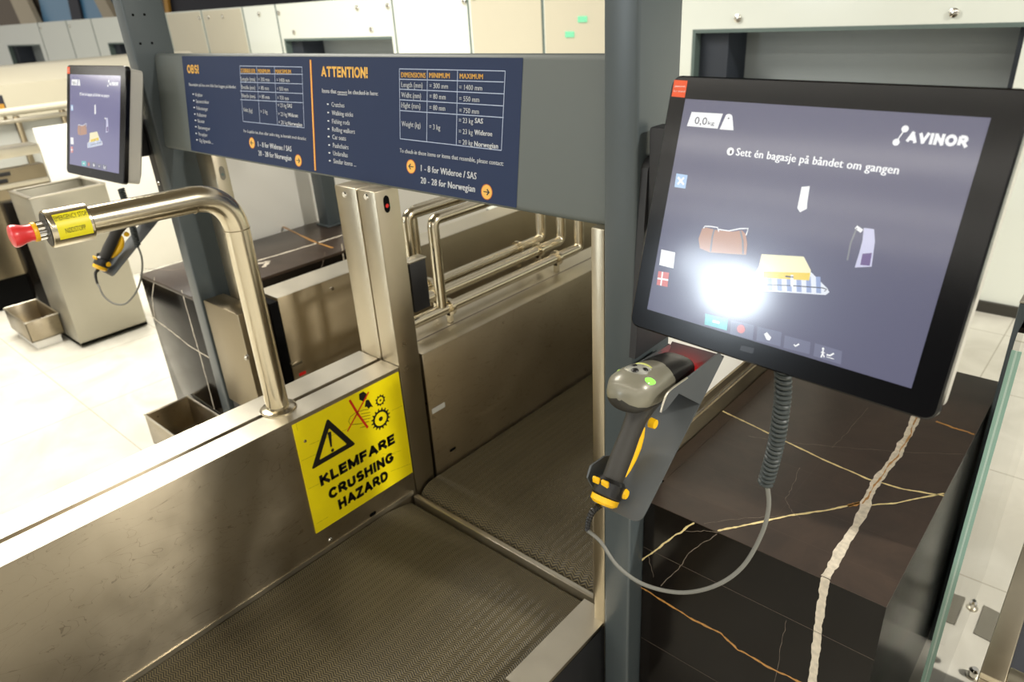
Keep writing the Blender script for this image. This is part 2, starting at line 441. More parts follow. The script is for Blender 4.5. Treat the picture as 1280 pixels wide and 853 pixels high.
# plain block capitals drawn as strokes
def _arc(cx, cy, rx, ry, a0, a1, n=14):
    return [(cx + rx * math.cos(math.radians(a0 + (a1 - a0) * i / n)), cy + ry * math.sin(math.radians(a0 + (a1 - a0) * i / n))) for i in range(n + 1)]
STROKES = {
    'A': (.72, [[(0, 0), (.36, 1), (.72, 0)], [(.14, .3), (.58, .3)]]),
    'B': (.56, [[(0, 0), (0, 1), (.3, 1)] + _arc(.3, .765, .22, .235, 90, -90) + [(0, .53)], [(.3, .53)] + _arc(.3, .265, .26, .265, 90, -90) + [(0, 0)]]),
    'C': (.66, [_arc(.36, .5, .36, .5, 42, 318, 22)]),
    'D': (.64, [[(0, 0), (0, 1), (.26, 1)] + _arc(.26, .5, .38, .5, 90, -90, 18) + [(0, 0)]]),
    'E': (.5, [[(.5, 1), (0, 1), (0, 0), (.5, 0)], [(0, .52), (.44, .52)]]),
    'F': (.48, [[(.48, 1), (0, 1), (0, 0)], [(0, .5), (.42, .5)]]),
    'G': (.7, [_arc(.37, .5, .37, .5, 45, 330, 22) + [(.7, .46), (.4, .46)]]),
    'H': (.62, [[(0, 0), (0, 1)], [(.62, 0), (.62, 1)], [(0, .52), (.62, .52)]]),
    'I': (.02, [[(.01, 0), (.01, 1)]]),
    'K': (.62, [[(0, 0), (0, 1)], [(.58, 1), (.02, .42)], [(.2, .58), (.62, 0)]]),
    'L': (.46, [[(0, 1), (0, 0), (.46, 0)]]),
    'M': (.8, [[(0, 0), (0, 1)], [(0, 1), (.4, .06)], [(.4, .06), (.8, 1)], [(.8, 1), (.8, 0)]]),
    'N': (.62, [[(0, 0), (0, 1)], [(0, 1), (.62, 0)], [(.62, 0), (.62, 1)]]),
    'O': (.76, [_arc(.38, .5, .38, .5, 0, 360, 30)]),
    'R': (.6, [[(0, 0), (0, 1), (.3, 1)] + _arc(.3, .74, .26, .26, 90, -90) + [(0, .48)], [(.28, .48), (.6, 0)]]),
    'S': (.56, [_arc(.28, .745, .26, .255, 35, 270, 14)[:-1] + _arc(.28, .25, .28, .25, 90, -145, 14)]),
    'T': (.62, [[(0, 1), (.62, 1)], [(.31, 1), (.31, 0)]]),
    'U': (.6, [[(0, 1), (0, .3)] + _arc(.3, .3, .3, .3, 180, 360) + [(.6, 1)]]),
    'V': (.7, [[(0, 1), (.35, 0), (.7, 1)]]),
    'Z': (.56, [[(0, 1), (.56, 1), (0, 0), (.56, 0)]]),
    '!': (.02, [[(.01, 1), (.01, .46)], [(.01, .06), (.01, .0)]]),
}
def block(mb, s, pl, a, b, width, cap, h=.0006, wt=.2, mi=0):
    gap = wt + .085; x = 0; segs = []
    for ch in s:
        wd, st = STROKES[ch]
        for line in st: segs.append([(x + p[0], p[1]) for p in line])
        x += wd + gap
    tot = x - gap + wt; kx = width / tot; hw = wt / 2
    for line in segs:
        # keep the strokes inside the capital height
        L_ = [((p[0] + hw) * kx, (hw + p[1] * (1 - wt)) * cap) for p in line]
        wx = wt * (kx + cap) / 2 if kx < cap else wt * cap
        for i in range(len(L_) - 1):
            p, q = np.array(L_[i]), np.array(L_[i + 1]); d = q - p; ln = np.linalg.norm(d)
            if ln < 1e-9: continue
            d /= ln; n_ = np.array([-d[1], d[0]])
            w2 = (abs(n_[0]) * wt * kx + abs(n_[1]) * wt * cap * .9) / 2 / max(abs(n_[0]) + abs(n_[1]), 1e-6) * (1.0)
            ends = .0 if len(L_) > 8 else w2 * .95
            e0 = ends if i > 0 or (abs(d[0]) > .98 or abs(d[1]) > .98) else w2 * .6
            p2 = p - d * (e0 if abs(d[0]) > .98 or abs(d[1]) > .98 else e0 * .7); q2 = q + d * (ends if ends else w2 * .3)
            mb.add([pl.at(a + v[0], b + v[1], h) for v in (p2 + n_ * w2, q2 + n_ * w2, q2 - n_ * w2, p2 - n_ * w2)], [(0, 1, 2, 3)], mi)

class Crop:
    """a measured crop of the photograph: origin and scale"""
    def __init__(s, x, y, k): s.x, s.y, s.k = x, y, k
    def __call__(s, cx, cy): return s.x + cx / s.k, s.y + cy / s.k

def ptext(mb, pl, crop, s, cx, cy, cx1, cap, h=.0006, bold=0.0, mi=0):
    x, y = crop(cx, cy); a, b = pl.uv(x, y)
    wd = pl.fit_u(a, b, crop(cx1, cy)[0])
    b2 = pl.uv(*crop(cx, cy - cap))[1]
    text(mb, s, pl, a, b, wd, b2 - b, h, bold, mi)
def pblock(mb, pl, crop, s, cx, cy, cx1, cap, h=.0006, wt=.2, mi=0):
    x, y = crop(cx, cy); a, b = pl.uv(x, y)
    wd = pl.fit_u(a, b, crop(cx1, cy)[0])
    b2 = pl.uv(*crop(cx, cy - cap))[1]
    block(mb, s, pl, a, b, wd, b2 - b, h, wt, mi)
def ppoly(mb, pl, crop, pts, h=.0004, mi=0):
    mb.poly([pl.at(*pl.uv(*crop(*p)), h) for p in pts], mi)
def pline(mb, pl, crop, pts, wd, h=.0005, mi=0):
    P = [pl.at(*pl.uv(*crop(*p)), h) for p in pts]
    mb.ribbon(P, [wd] * len(P), pl.n, mi)
PX = Crop(0, 0, 1)

# ================================================================ the setting
mb = MB(); mb.poly([(-22, -15, 0), (5, -15, 0), (5, 10, 0), (-22, 10, 0)])
mb.build('floor', M['floor'], kind='structure')
mb = MB(); mb.box(-22, 5, -15, 3.4, 4.1, 4.2)
mb.build('ceiling', M['ceiling'], kind='structure')
mb = MB(); mb.box(-22, 5, -15.1, -15, 0, 4.2)
mb.build('wall_front', M['hall_dark'], kind='structure')

# back wall of white glass panels with chute openings
YW = 4.116
WT = 1.675
def wall_back():
    mb = MB()
    ops = [(-2.224 - 4.33 * k, -0.579 - 4.33 * k) for k in range(4)]
    ops = [(-2.224, -.579), (-6.55, -4.95), (-10.75, -9.2), (-14.95, -13.35)]
    z0, z1 = 1.05, 1.375
    xs = sorted([-19, 3] + [v for o in ops for v in o])
    for i in range(len(xs) - 1):
        a, b = xs[i], xs[i + 1]
        if any(abs(a - o[0]) < 1e-6 for o in ops):
            mb.box(a, b, YW, YW + .06, 0, z0); mb.box(a, b, YW, YW + .06, z1, WT if b < -.7 else 2.3)
            mb.box(a, b, YW + .3, YW + .33, z0 - .05, z1 + .05, 0, 1)          # recess back
            mb.box(a, a + .20, YW + .061, YW + .3, z0 - .05, z1 + .05, 0, 2)   # dark cheek
            mb.box(b - .03, b, YW + .061, YW + .3, z0 - .05, z1 + .05, 0, 2)
            mb.box(a, b, YW - .002, YW + .09, z1 - .02, z1, 0, 3)
            mb.box(a, b, YW + .061, YW + .3, z0 - .03, z0, 0, 1)
            mb.box(a, a + .02, YW - .002, YW + .09, z0, z1 - .02, 0, 3)
        else:
            mb.box(a, b, YW, YW + .06, 0, WT if b < -.6 else 2.3)
    mb.box(-2.35, 3, YW + .0, YW + .06, WT, 2.3)
    o = mb.build('wall_back', [M['white_glass'], M['recess_grey'], M['recess_dark'], M['recess_edge']], kind='structure')
    # seams between the glass panels and a creamy door pair
    ms = MB()
    for x in (-13.17, -12.0, -11.1, -8.9, -8.05, -7.2, -6.6, -4.9, -4.05, -3.35, -2.4):
        ms.box(x - .008, x + .008, YW - .003, YW, .1, WT)
    ms.build('panel_seam', M['recess_edge'], o)
    ms = MB(); ms.box(-4.02, -3.36, YW - .006, YW - .001, .1, WT - .01); ms.box(-3.33, -2.42, YW - .006, YW - .001, .1, WT - .01)
    ms.box(-8.87, -8.08, YW - .006, YW - .001, .1, WT - .01); ms.box(-8.02, -7.23, YW - .006, YW - .001, .1, WT - .01)
    ms.build('cream_door_leaf', M['cream_panel'], o)
    sc = MB()
    for (x, z) in [(-1.946, 1.427), (-.877, 1.422), (-6.35, 1.43), (-5.2, 1.43), (-6.9, 1.6), (-7.6, 1.6), (-6.55, 1.6), (-5.35, 1.6), (-4.95, 1.6), (-4.08, 1.6), (-3.98, 1.62), (-3.3, 1.6), (-2.9, 1.6), (-2.7, 1.6), (-13.1, 1.6), (-11.9, 1.6), (-8.1, 1.6), (-7.9, 1.6)]:
        sc.tube([(x, YW, z), (x, YW - .012, z), (x, YW - .016, z)], [.021, .021, .012], 16)
    sc.build('glass_stud', M['chrome'], o)
    lm = MB()
    for (px, py) in ((712, 43), (728, 24)):
        p = onY(px, py, YW - .01); lm.box(p[0] - .035, p[0] + .035, YW - .014, YW - .006, p[2] - .018, p[2] + .018)
    lm.build('green_indicator', emit('green_indicator', (150, 250, 190), 1.0), o)
    sk = MB(); sk.box(-19, 3, YW - .02, YW, 0, .057)
    sk.build('baseboard_back', M['skirting'], kind='structure')
wall_back()
# the hall beyond the wall
mb = MB(); mb.box(-40, 8, 9.2, 9.4, 0, 7)
mb.build('wall_far', M['hall_brown'], kind='structure')
def hall():
    Y = 9.1
    q = lambda *pts: [onY(x, y, Y) for x, y in pts]
    mb = MB(); mb.prism(q((42, -30), (135, -30), (150, 34), (56, 34)), (0, .06, 0)); mb.build('window_1', M['hall_blue'], kind='structure')
    mb = MB(); mb.prism([p - np.array([0, .08, 0]) for p in q((82, -30), (94, -30), (108, 34), (95, 34))], (0, .06, 0)); mb.build('trim_1', M['hall_dark'], kind='structure')
    mb = MB(); mb.prism([p - np.array([0, .2, 0]) for p in q((8, -30), (28, -30), (58, 34), (36, 34))], (0, .15, 0)); mb.build('trim_2', M['hall_beige'], kind='structure')
    mb = MB(); mb.prism([p - np.array([0, .2, 0]) for p in q((112, -30), (124, -30), (160, 34), (144, 34))], (0, .15, 0)); mb.build('trim_3', M['hall_beige'], kind='structure')
    mb = MB(); mb.prism([p - np.array([0, .1, 0]) for p in q((210, -30), (430, -30), (430, 20), (215, 30))], (0, .06, 0)); mb.build('trim_4', M['hall_dark'], kind='structure')
    mb = MB(); mb.prism([p - np.array([0, .2, 0]) for p in q((211, -30), (215, -30), (222, 20), (217, 20))], (0, .06, 0)); mb.build('trim_5', M['hall_amber'], kind='structure')
hall()

# ================================================================ conveyor lane
BZ = .345
XL, XR = -1.35, -.715
YJ = .995
def conveyor():
    # front belt
    t = thing('conveyor_belt', 'ribbed olive grey conveyor belt nearest the viewer, below the yellow hazard sticker', 'conveyor belt', ((XL + XR) / 2, .5, 0))
    mb = MB()
    prof = [(-.05, BZ), (YJ - .092, BZ), (YJ - .086, BZ - .0012)] + [(YJ - .02 + .02 * math.sin(a), BZ - .036 + .02 * math.cos(a)) for a in np.linspace(.25, math.pi / 2, 5)] + [(YJ, .2), (-.05, .2)]
    mb.loft([[(XL + .004, y, z) for y, z in prof], [(XR - .004, y, z) for y, z in prof]])
    mb.build('belt', M['belt'], t)
    mb = MB(); mb.box(XL + .004, XR - .004, -.03, YJ - .01, 0, .199); mb.build('belt_frame', M['steel_dark'], t)
    mb = MB(); mb.box(XL + .006, XR - .004, YJ + .001, YJ + .017, .2, BZ - .001, .003); mb.build('gap_strip', M['steel_top'], t)
    # rear belt with rounded roller end
    t = thing('conveyor_belt', 'second ribbed conveyor belt running away behind the bright gap strip', 'conveyor belt', ((XL + XR) / 2, 1.7, 0))
    mb = MB(); R = .055; zt = BZ + .012; y0 = YJ + .02
    prof = [(3.6, zt)] + [(y0 + R - R * math.sin(a), zt - R + R * math.cos(a)) for a in np.linspace(0, math.pi, 13)] + [(3.6, zt - 2 * R)]
    mb.loft([[(XL + .006, y, z) for y, z in prof], [(XR - .004, y, z) for y, z in prof]])
    mb.build('belt', M['belt'], t)
    mb = MB(); mb.box(XL + .006, XR - .004, y0 + .08, 3.6, 0, zt - 2 * R - .001); mb.build('belt_frame', M['steel_dark'], t)
conveyor()

ZT = .748
def side_walls():
    # front low wall = lane side panel
    t = thing('side_wall', 'scuffed stainless steel side wall carrying the yellow hazard sticker, beside the near belt', 'side wall', (XL - .035, .5, 0))
    mb = MB(); mb.box(XL - .07, XL, -.6, 1.012, 0, ZT, .003); mb.build('panel', M['steel_wall'], t)
    mb = MB(); mb.box(XL - .07, XL + .0015, -.6, 1.012, ZT, ZT + .0015); mb.build('top_cap', M['steel_top'], t)
    mb = MB(); mb.box(XL, XL + .003, -.6, 1.0, BZ + .002, BZ + .014); mb.build('lower_lip', M['steel_top'], t)
    p = onX(467, 642, XL); q = onX(413, 675, XL)
    mb = MB()
    ring = [(XL + .0012, p[1] - .008 + .006 * math.cos(a) + (.010 if math.cos(a) > 0 else 0), p[2] + .006 * math.sin(a)) for a in np.linspace(0, 2 * math.pi, 20, endpoint=False)]
    mb.poly(ring); mb.build('slot', M['black_gap'], t)
    mb = MB(); mb.tube([(XL, q[1], q[2]), (XL + .003, q[1], q[2])], [.006, .004], 16); mb.build('screw', M['chrome'], t)
    t = thing('side_wall', 'second steel side wall behind the groove, its bright top edge bordering the pale floor', 'side wall', (XL - .125, .5, 0))
    mb = MB(); mb.box(XL - .165, XL - .085, -.6, 1.012, 0, ZT, .003); mb.build('panel', M['steel_wall'], t)
    mb = MB(); mb.box(XL - .165, XL - .085, -.6, 1.012, ZT, ZT + .0015); mb.build('top_cap', M['steel_top'], t)
    mb = MB(); mb.box(XL - .084, XL - .071, -.6, 1.012, 0, ZT - .012); mb.build('gap_filler', M['black_gap'], t)
    # rear wall beyond the uprights
    t = thing('side_wall', 'rear stainless side wall with bright top ledge, under the three tube rails', 'side wall', (XL - .07, 1.9, 0))
    y0 = 1.098
    mb = MB(); mb.box(XL - .15, XL - .004, y0, 3.6, 0, ZT, .003); mb.build('panel', M['steel_wall'], t)
    mb = MB(); mb.box(XL - .15, XL - .002, y0, 3.6, ZT, ZT + .0015); mb.build('top_ledge', M['steel_top'], t)
    mb = MB(); mb.box(XL - .078, XL - .074, y0, 3.6, ZT + .0016, ZT + .0022); mb.build('ledge_seam', M['tile_joint'], t)
    mb = MB()
    p = onX(566, 562, XL - .003)
    mb.poly([(XL - .003, p[1] + .007 * math.cos(a) + (.006 if math.cos(a) > 0 else -.006), p[2] + .005 * math.sin(a)) for a in np.linspace(0, 2 * math.pi, 20, endpoint=False)])
    mb.build('slot', M['black_gap'], t)
    p, q = onX(540, 515, XL - .003), onX(556, 506, XL - .003)
    mb = MB(); mb.box(XL - .003, XL - .0022, p[1], q[1], p[2] - .008, p[2] + .008); mb.build('tape_scrap', plain('tape', (205, 205, 198), .4), t)
    # low right wall
    t = thing('side_wall', 'short low steel rail with scratched top at the right of the near belt', 'side wall', (-.68, .85, 0))
    mb = MB(); mb.box(XR, -.645, .69, .955, .05, .38, .003); mb.build('panel', [M['steel_dark']], t)
    mb = MB(); mb.box(XR - .001, -.644, .689, .955, .38, .3815); mb.build('top_cap', M['steel_top'], t)
    mb = MB(); mb.box(-.6435, -.642, .70, .955, .05, .372); mb.build('side_shadow_sheet', M['black'], t)  # black sheet stands in for the shadow on the rail's right face
    mb = MB(); mb.box(-.705, -.655, .72, .94, 0, .05); mb.build('foot', M['black_gap'], t)
    # rear right wall (mostly behind the grey post)
    t = thing('side_wall', 'steel rail with stepped profile along the left edge of the dark marble counter', 'side wall', (-.66, 2, 0))
    mb = MB(); mb.box(XR, -.668, .985, 3.6, 0, .60, .003); mb.build('inner_panel', M['steel_wall'], t)
    mb = MB(); mb.box(-.66, -.609, 1.06, 3.0, 0, .757, .002); mb.build('lower_rail', M['steel_dark'], t)
    mb = MB(); mb.box(-.661, -.612, 1.06, 3.0, .758, .765, .001); mb.build('bright_rail_edge', M['steel_top'], t)
    mb = MB(); mb.box(-.66, -.62, 1.06, 3.0, .766, .772); mb.build('rail_gap', M['black_gap'], t)
    mb = MB(); mb.box(-.66, -.611, 1.06, 3.0, .773, .793, .002); mb.build('upper_rail', M['steel_dark'], t)
    t = thing('partition_panel', 'beige white partition panel above the rail, behind the big touchscreen', 'panel', (-.63, 1.7, .794))
    mb = MB(); mb.box(-.65, -.614, 1.1, 2.1, .794, 1.2, .002); mb.build('sheet', M['white_panel'], t)
side_walls()

def upright(name, label, x0, x1, y0, y1, z0, z1, mat, slot=None, screw=None, eye='hazard_red', win='black_gap'):
    t = thing(name, label, 'post', ((x0 + x1) / 2, (y0 + y1) / 2, z0))
    mb = MB(); mb.box(x0, x1, y0, y1, z0, z1, .003); mb.build('column', mat, t)
    if slot:
        y, z = slot; mb = MB()
        mb.poly([(x1 + .0006, y + .009 * math.cos(a), z + .013 * math.sin(a) + (.008 if math.sin(a) > 0 else -.008)) for a in np.linspace(0, 2 * math.pi, 24, endpoint=False)])
        mb.build('sensor_slot', M[win], t)
        mb = MB(); mb.cyl((x1 + .0007, y, z - .004), (x1 + .0012, y, z - .004), .005, 12); mb.build('sensor_eye', M[eye], t)
    if screw:
        x, z = screw; mb = MB(); mb.tube([(x, y0, z), (x, y0 - .003, z)], [.008, .006], 16); mb.build('screw', M['chrome'], t)
    return t
upright('steel_upright', 'stainless upright with dark red-lit slot, right one of the pair beside the hazard sticker', XL - .068, XL, 1.014, 1.086, 0, 1.21, M['steel'], (1.045, 1.175), (XL - .034, 1.195))
upright('steel_upright', 'stainless upright with one screw, left one of the pair behind the low wall', XL - .158, XL - .072, 1.014, 1.086, 0, 1.21, M['steel'], None, (XL - .12, 1.19))
upright('steel_upright', 'thin pale steel strip standing against the left side of the front grey post', -.668, -.641, .925, .98, .06, 1.255, M['steel'])

# grey posts
def grey_post(label, x0, x1, y0, y1, ztop, holes=()):
    t = thing('support_post', label, 'post', ((x0 + x1) / 2, (y0 + y1) / 2, 0))
    mb = MB(); mb.box(x0, x1, y0, y1, 0, ztop, .005, 0, 3); mb.build('column', M['post'], t)
    mb = MB(); mb.box(x0 - .02, x1 + .02, y0 - .02, y1 + .02, 0, .008, .002); mb.build('base_plate', M['post'], t)
    if holes:
        for (y, z) in holes: mb = MB(); mb.cyl((x1, y, z), (x1 + .0008, y, z), .0035, 12); mb.build('bolt_hole', M['black_gap'], t)
    return t
PLX = -2.258
hl = [onX(x, y, PLX)[1:] for x, y in ((166, 18.7), (180.5, 18.2), (175.5, 54.5), (190, 53.8))]
grey_post('dark grey square post at left, holding the left end of the blue sign', PLX - .06, PLX, .93, 1.045, 2.6, hl)
grey_post('dark grey square post in the centre, between the blue sign and the big touchscreen', -.638, -.578, .919, 1.038, 2.6)

# ---------------------------------------------------------------- blue information sign
def sign():
    b0 = np.array([-1.45, .945, 1.252]); tp = np.array([-1.45, .985, 1.516])
    pl = Plane(b0, (1, 0, 0), tp - b0)
    H = np.linalg.norm(tp - b0)
    t = thing('information_sign', 'long grey sign board with navy panel of baggage rules, hung between the two grey posts', 'sign', b0)
    xa, xb = PLX - .0 + 1.45 + .001, -.639 + 1.45 - .001
    mb = MB(); prof = []
    D = .028; r_ = .012
    for (cx, cz, a0) in ((-r_, r_, 0), (-D + r_, r_, -90), (-D + r_, H - r_, -180), (-r_, H - r_, -270)):
        for k in range(5):
            a = math.radians(a0 - 90 * k / 4)
            prof.append((cx + r_ * math.cos(a), cz + r_ * math.sin(a)))
    mb.loft([[pl.at(xa, b, h) for h, b in prof], [pl.at(xb, b, h) for h, b in prof]])
    mb.build('board', M['sign_grey'], t)
    A = Crop(200, 50, 4.489); B = Crop(440, 60, 3.709)
    f = MB(); pn = [pl.uv(227.4, 71), pl.uv(239.5, 190), pl.uv(645.4, 264), pl.uv(654.3, 71.3)]
    x0 = pn[0][0]; x1 = (pn[2][0] + pn[3][0]) / 2
    f.poly([pl.at(x0, .006, .0005), pl.at(x1, .006, .0005), pl.at(x1, H - .008, .0005), pl.at(x0, H - .008, .0005)])
    f.build('navy_panel', M['sign_blue'], t)
    h = .0011
    T = lambda s, crop, x, y, xe, cap, bold=.0: ptext(mb, pl, crop, s, x, y, xe, cap, h, bold)
    W = M['sign_white']
    mb = MB(); T('Eksempler på hva som ikke kan legges på båndet:', A, 165, 257, 430, 17, .02); mb.build('notice_line', W, t)
    mb = MB()
    for s, x, y, xe in (('Krykker', 202, 316, 242), ('Spaserstokker', 205, 352, 278), ('Fiskestenger', 208, 391, 272), ('Rullatorer', 211, 428, 264), ('Bilseter', 215, 463, 253), ('Barnevogner', 217, 499, 284), ('Paraplyer', 219, 536, 270), ('Og lignende ...', 223, 572, 300)):
        T(s, A, x, y, xe, 20, .015)
        T('•', A, x - 17, y - 2, x - 8, 22)
    mb.build('item_list', W, t)
    def columns(crop, cells, bold_cells, b0, b1, cap):
        for lo, hi, low in ((0, b0, False), (b0, b1, False), (b1, 9999, False), (0, b0, True), (b0, b1, True), (b1, 9999, True)):
            mb_ = MB()
            for cells_, bd in ((cells, .012), (bold_cells, .035)):
                for s, x, y, xe in cells_:
                    if lo <= x < hi and (y > 340) == low: ptext(mb_, pl, crop, s, x, y, xe, cap, h, bd)
            mb_.build('table_cells', W, t)
    columns(A, (('Lengde (mm)', 457, 228, 537), ('= 300 mm', 555, 231, 617), ('= 1400 mm', 657, 235, 730), ('Bredde (mm)', 460, 275, 537), ('= 80 mm', 557, 279, 614), ('= 550 mm', 659, 284, 722), ('Høyde (mm)', 463, 322, 537), ('= 80 mm', 560, 328, 617), ('= 750 mm', 661, 334, 725), ('Vekt (kg)', 470, 402, 522), ('= 3 kg', 567, 411, 606), ('= 23 kg', 664, 376, 712), ('= 23 kg', 666, 425, 716), ('= 20 kg', 668, 471, 718)),
            (('SAS', 716, 379, 744), ('Widerøe', 720, 430, 777), ('Norwegian', 722, 478, 800)), 550, 650, 23)
    mb = MB()
    T('For å sjekke inn disse eller andre ting, ta kontakt med skranke:', A, 472, 518, 823, 18, .02); mb.build('contact_line', W, t)
    mb = MB(); T('1 - 8 for Widerøe / SAS', A, 552, 598, 741, 30, .035); mb.build('desk_line', W, t)
    mb = MB(); T('20 - 28 for Norwegian', A, 555, 648, 740, 30, .035); mb.build('desk_line', W, t)
    mb = MB()
    T('Items that', A, 912, 296, 992, 25, .03); T('cannot', A, 998, 299, 1053, 18, .03); T('be checked-in here:', A, 1059, 303, 1226, 25, .03)
    pline(mb, pl, A, [(998, 306), (1053, 309)], .0012, h); mb.build('notice_line', W, t)
    mb = MB()
    for s, x, y, xe in (('Crutches', 965, 374, 1037), ('Walking sticks', 967, 421, 1086), ('Fishing rods', 968, 468, 1067), ('Rolling walkers', 969, 513, 1096), ('Car seats', 970, 556, 1046), ('Pushchairs', 973, 603, 1060), ('Umbrellas', 974, 647, 1056), ('Similar items ...', 976, 691, 1103)):
        T(s, A, x, y, xe, 27, .018)
        T('•', A, x - 26, y - 2, x - 15, 26)
    mb.build('item_list', W, t)
    columns(B, (('Length (mm)', 231, 181, 329), ('= 300 mm', 361, 186, 447), ('= 1400 mm', 499, 193, 605), ('Widht (mm)', 231, 229, 322), ('= 80 mm', 361, 235, 436), ('= 550 mm', 499, 246, 592), ('Hight (mm)', 231, 276, 319), ('= 80 mm', 361, 287, 434), ('= 750 mm', 499, 300, 590), ('Weight (kg)', 232, 362, 320), ('= 3 kg', 360, 376, 411), ('= 23 kg', 497, 346, 563), ('= 23 kg', 497, 397, 562), ('= 20 kg', 496, 446, 561)),
            (('SAS', 571, 348, 609), ('Wideroe', 569, 402, 652), ('Norwegian', 568, 455, 679)), 350, 490, 25)
    mb = MB()
    T('To check-in these items or items that resemble, please contact:', B, 223, 484, 704, 20, .022); mb.build('contact_line', W, t)
    mb = MB(); T('1 - 8 for Wideroe / SAS', B, 321, 571, 579, 31, .035); mb.build('desk_line', W, t)
    mb = MB(); T('20 - 28 for Norwegian', B, 320, 627, 572, 31, .035); mb.build('desk_line', W, t)
    Yl = M['sign_yellow']
    mb = MB(); pblock(mb, pl, A, 'OBS!', 157, 188, 221, 50, h, .25); mb.build('heading', Yl, t)
    mb = MB(); pblock(mb, pl, A, 'ATTENTION!', 908, 207, 1168, 60, h, .23); mb.build('heading', Yl, t)
    for crop, row in ((A, (('STØRRELSER', 456, 184, 538), ('MINIMUM', 552, 186, 620), ('MAKSIMUM', 650, 188, 738))), (B, (('DIMENSIONS', 230, 136, 344), ('MINIMUM', 360, 138, 455), ('MAXIMUM', 501, 142, 609)))):
        for s, x, y, xe in row:
            mb = MB(); T(s, crop, x, y, xe, 25, .035); mb.build('table_heading', Yl, t)
    # tables
    mb = MB(); lw = .0016
    L = lambda crop, *p: pline(mb, pl, crop, p, lw, .0009)
    L(A, (449, 146), (798, 152)); L(A, (798, 152), (811, 493)); L(A, (811, 493), (468, 457)); L(A, (468, 457), (449, 146))
    L(A, (543, 148), (563, 467)); L(A, (643, 149), (661, 477))
    for a, b in ((189, 193), (236, 247), (286, 301), (335, 352)): L(A, (452, a), (803, b))
    mb.build('table_rules', M['sign_line'], t); mb = MB()
    L(B, (221, 97), (712, 107)); L(B, (712, 107), (694, 475)); L(B, (694, 475), (225, 421)); L(B, (225, 421), (221, 97))
    L(B, (351, 99), (348, 434)); L(B, (491, 102), (485, 450))
    for a, b in ((145, 158), (191, 213), (240, 269), (290, 323)): L(B, (222, a), (705, b))
    mb.build('table_rules', M['sign_line'], t)
    mb = MB(); pline(mb, pl, A, [(846, 112), (873, 732)], .0075, .0008, 1); pline(mb, pl, A, [(846, 112), (873, 732)], .0042, .0011, 0)
    mb.build('divider_rule', [M['sign_yellow'], M['sign_orange']], t)
    for crop, cx, cy, r_, d in ((A, 518, 578, .0125, -1), (A, 778, 677, .0128, 1), (B, 275, 550, .0128, -1), (B, 626, 668, .013, 1)):
        a, b = pl.uv(*crop(cx, cy))
        mb = MB()
        circ = lambda rr, hh, mi: mb.poly([pl.at(a + rr * math.cos(q), b + rr * math.sin(q), hh) for q in np.linspace(0, 2 * math.pi, 32, endpoint=False)], mi)
        circ(r_ * 1.12, .0008, 1); circ(r_, .0010, 0)
        ar = [(-.62, .07), (.25, .07), (.25, .07), (-.02, .36), (.14, .48), (.62, 0), (.14, -.48), (-.02, -.36), (.25, -.07), (-.62, -.07)]
        mb.poly([pl.at(a + d * x * r_, b + y * r_, .0012) for x, y in ar], 2)
        mb.build('arrow_disc', [M['sign_yellow'], M['sign_orange'], M['sign_ink']], t)
sign()

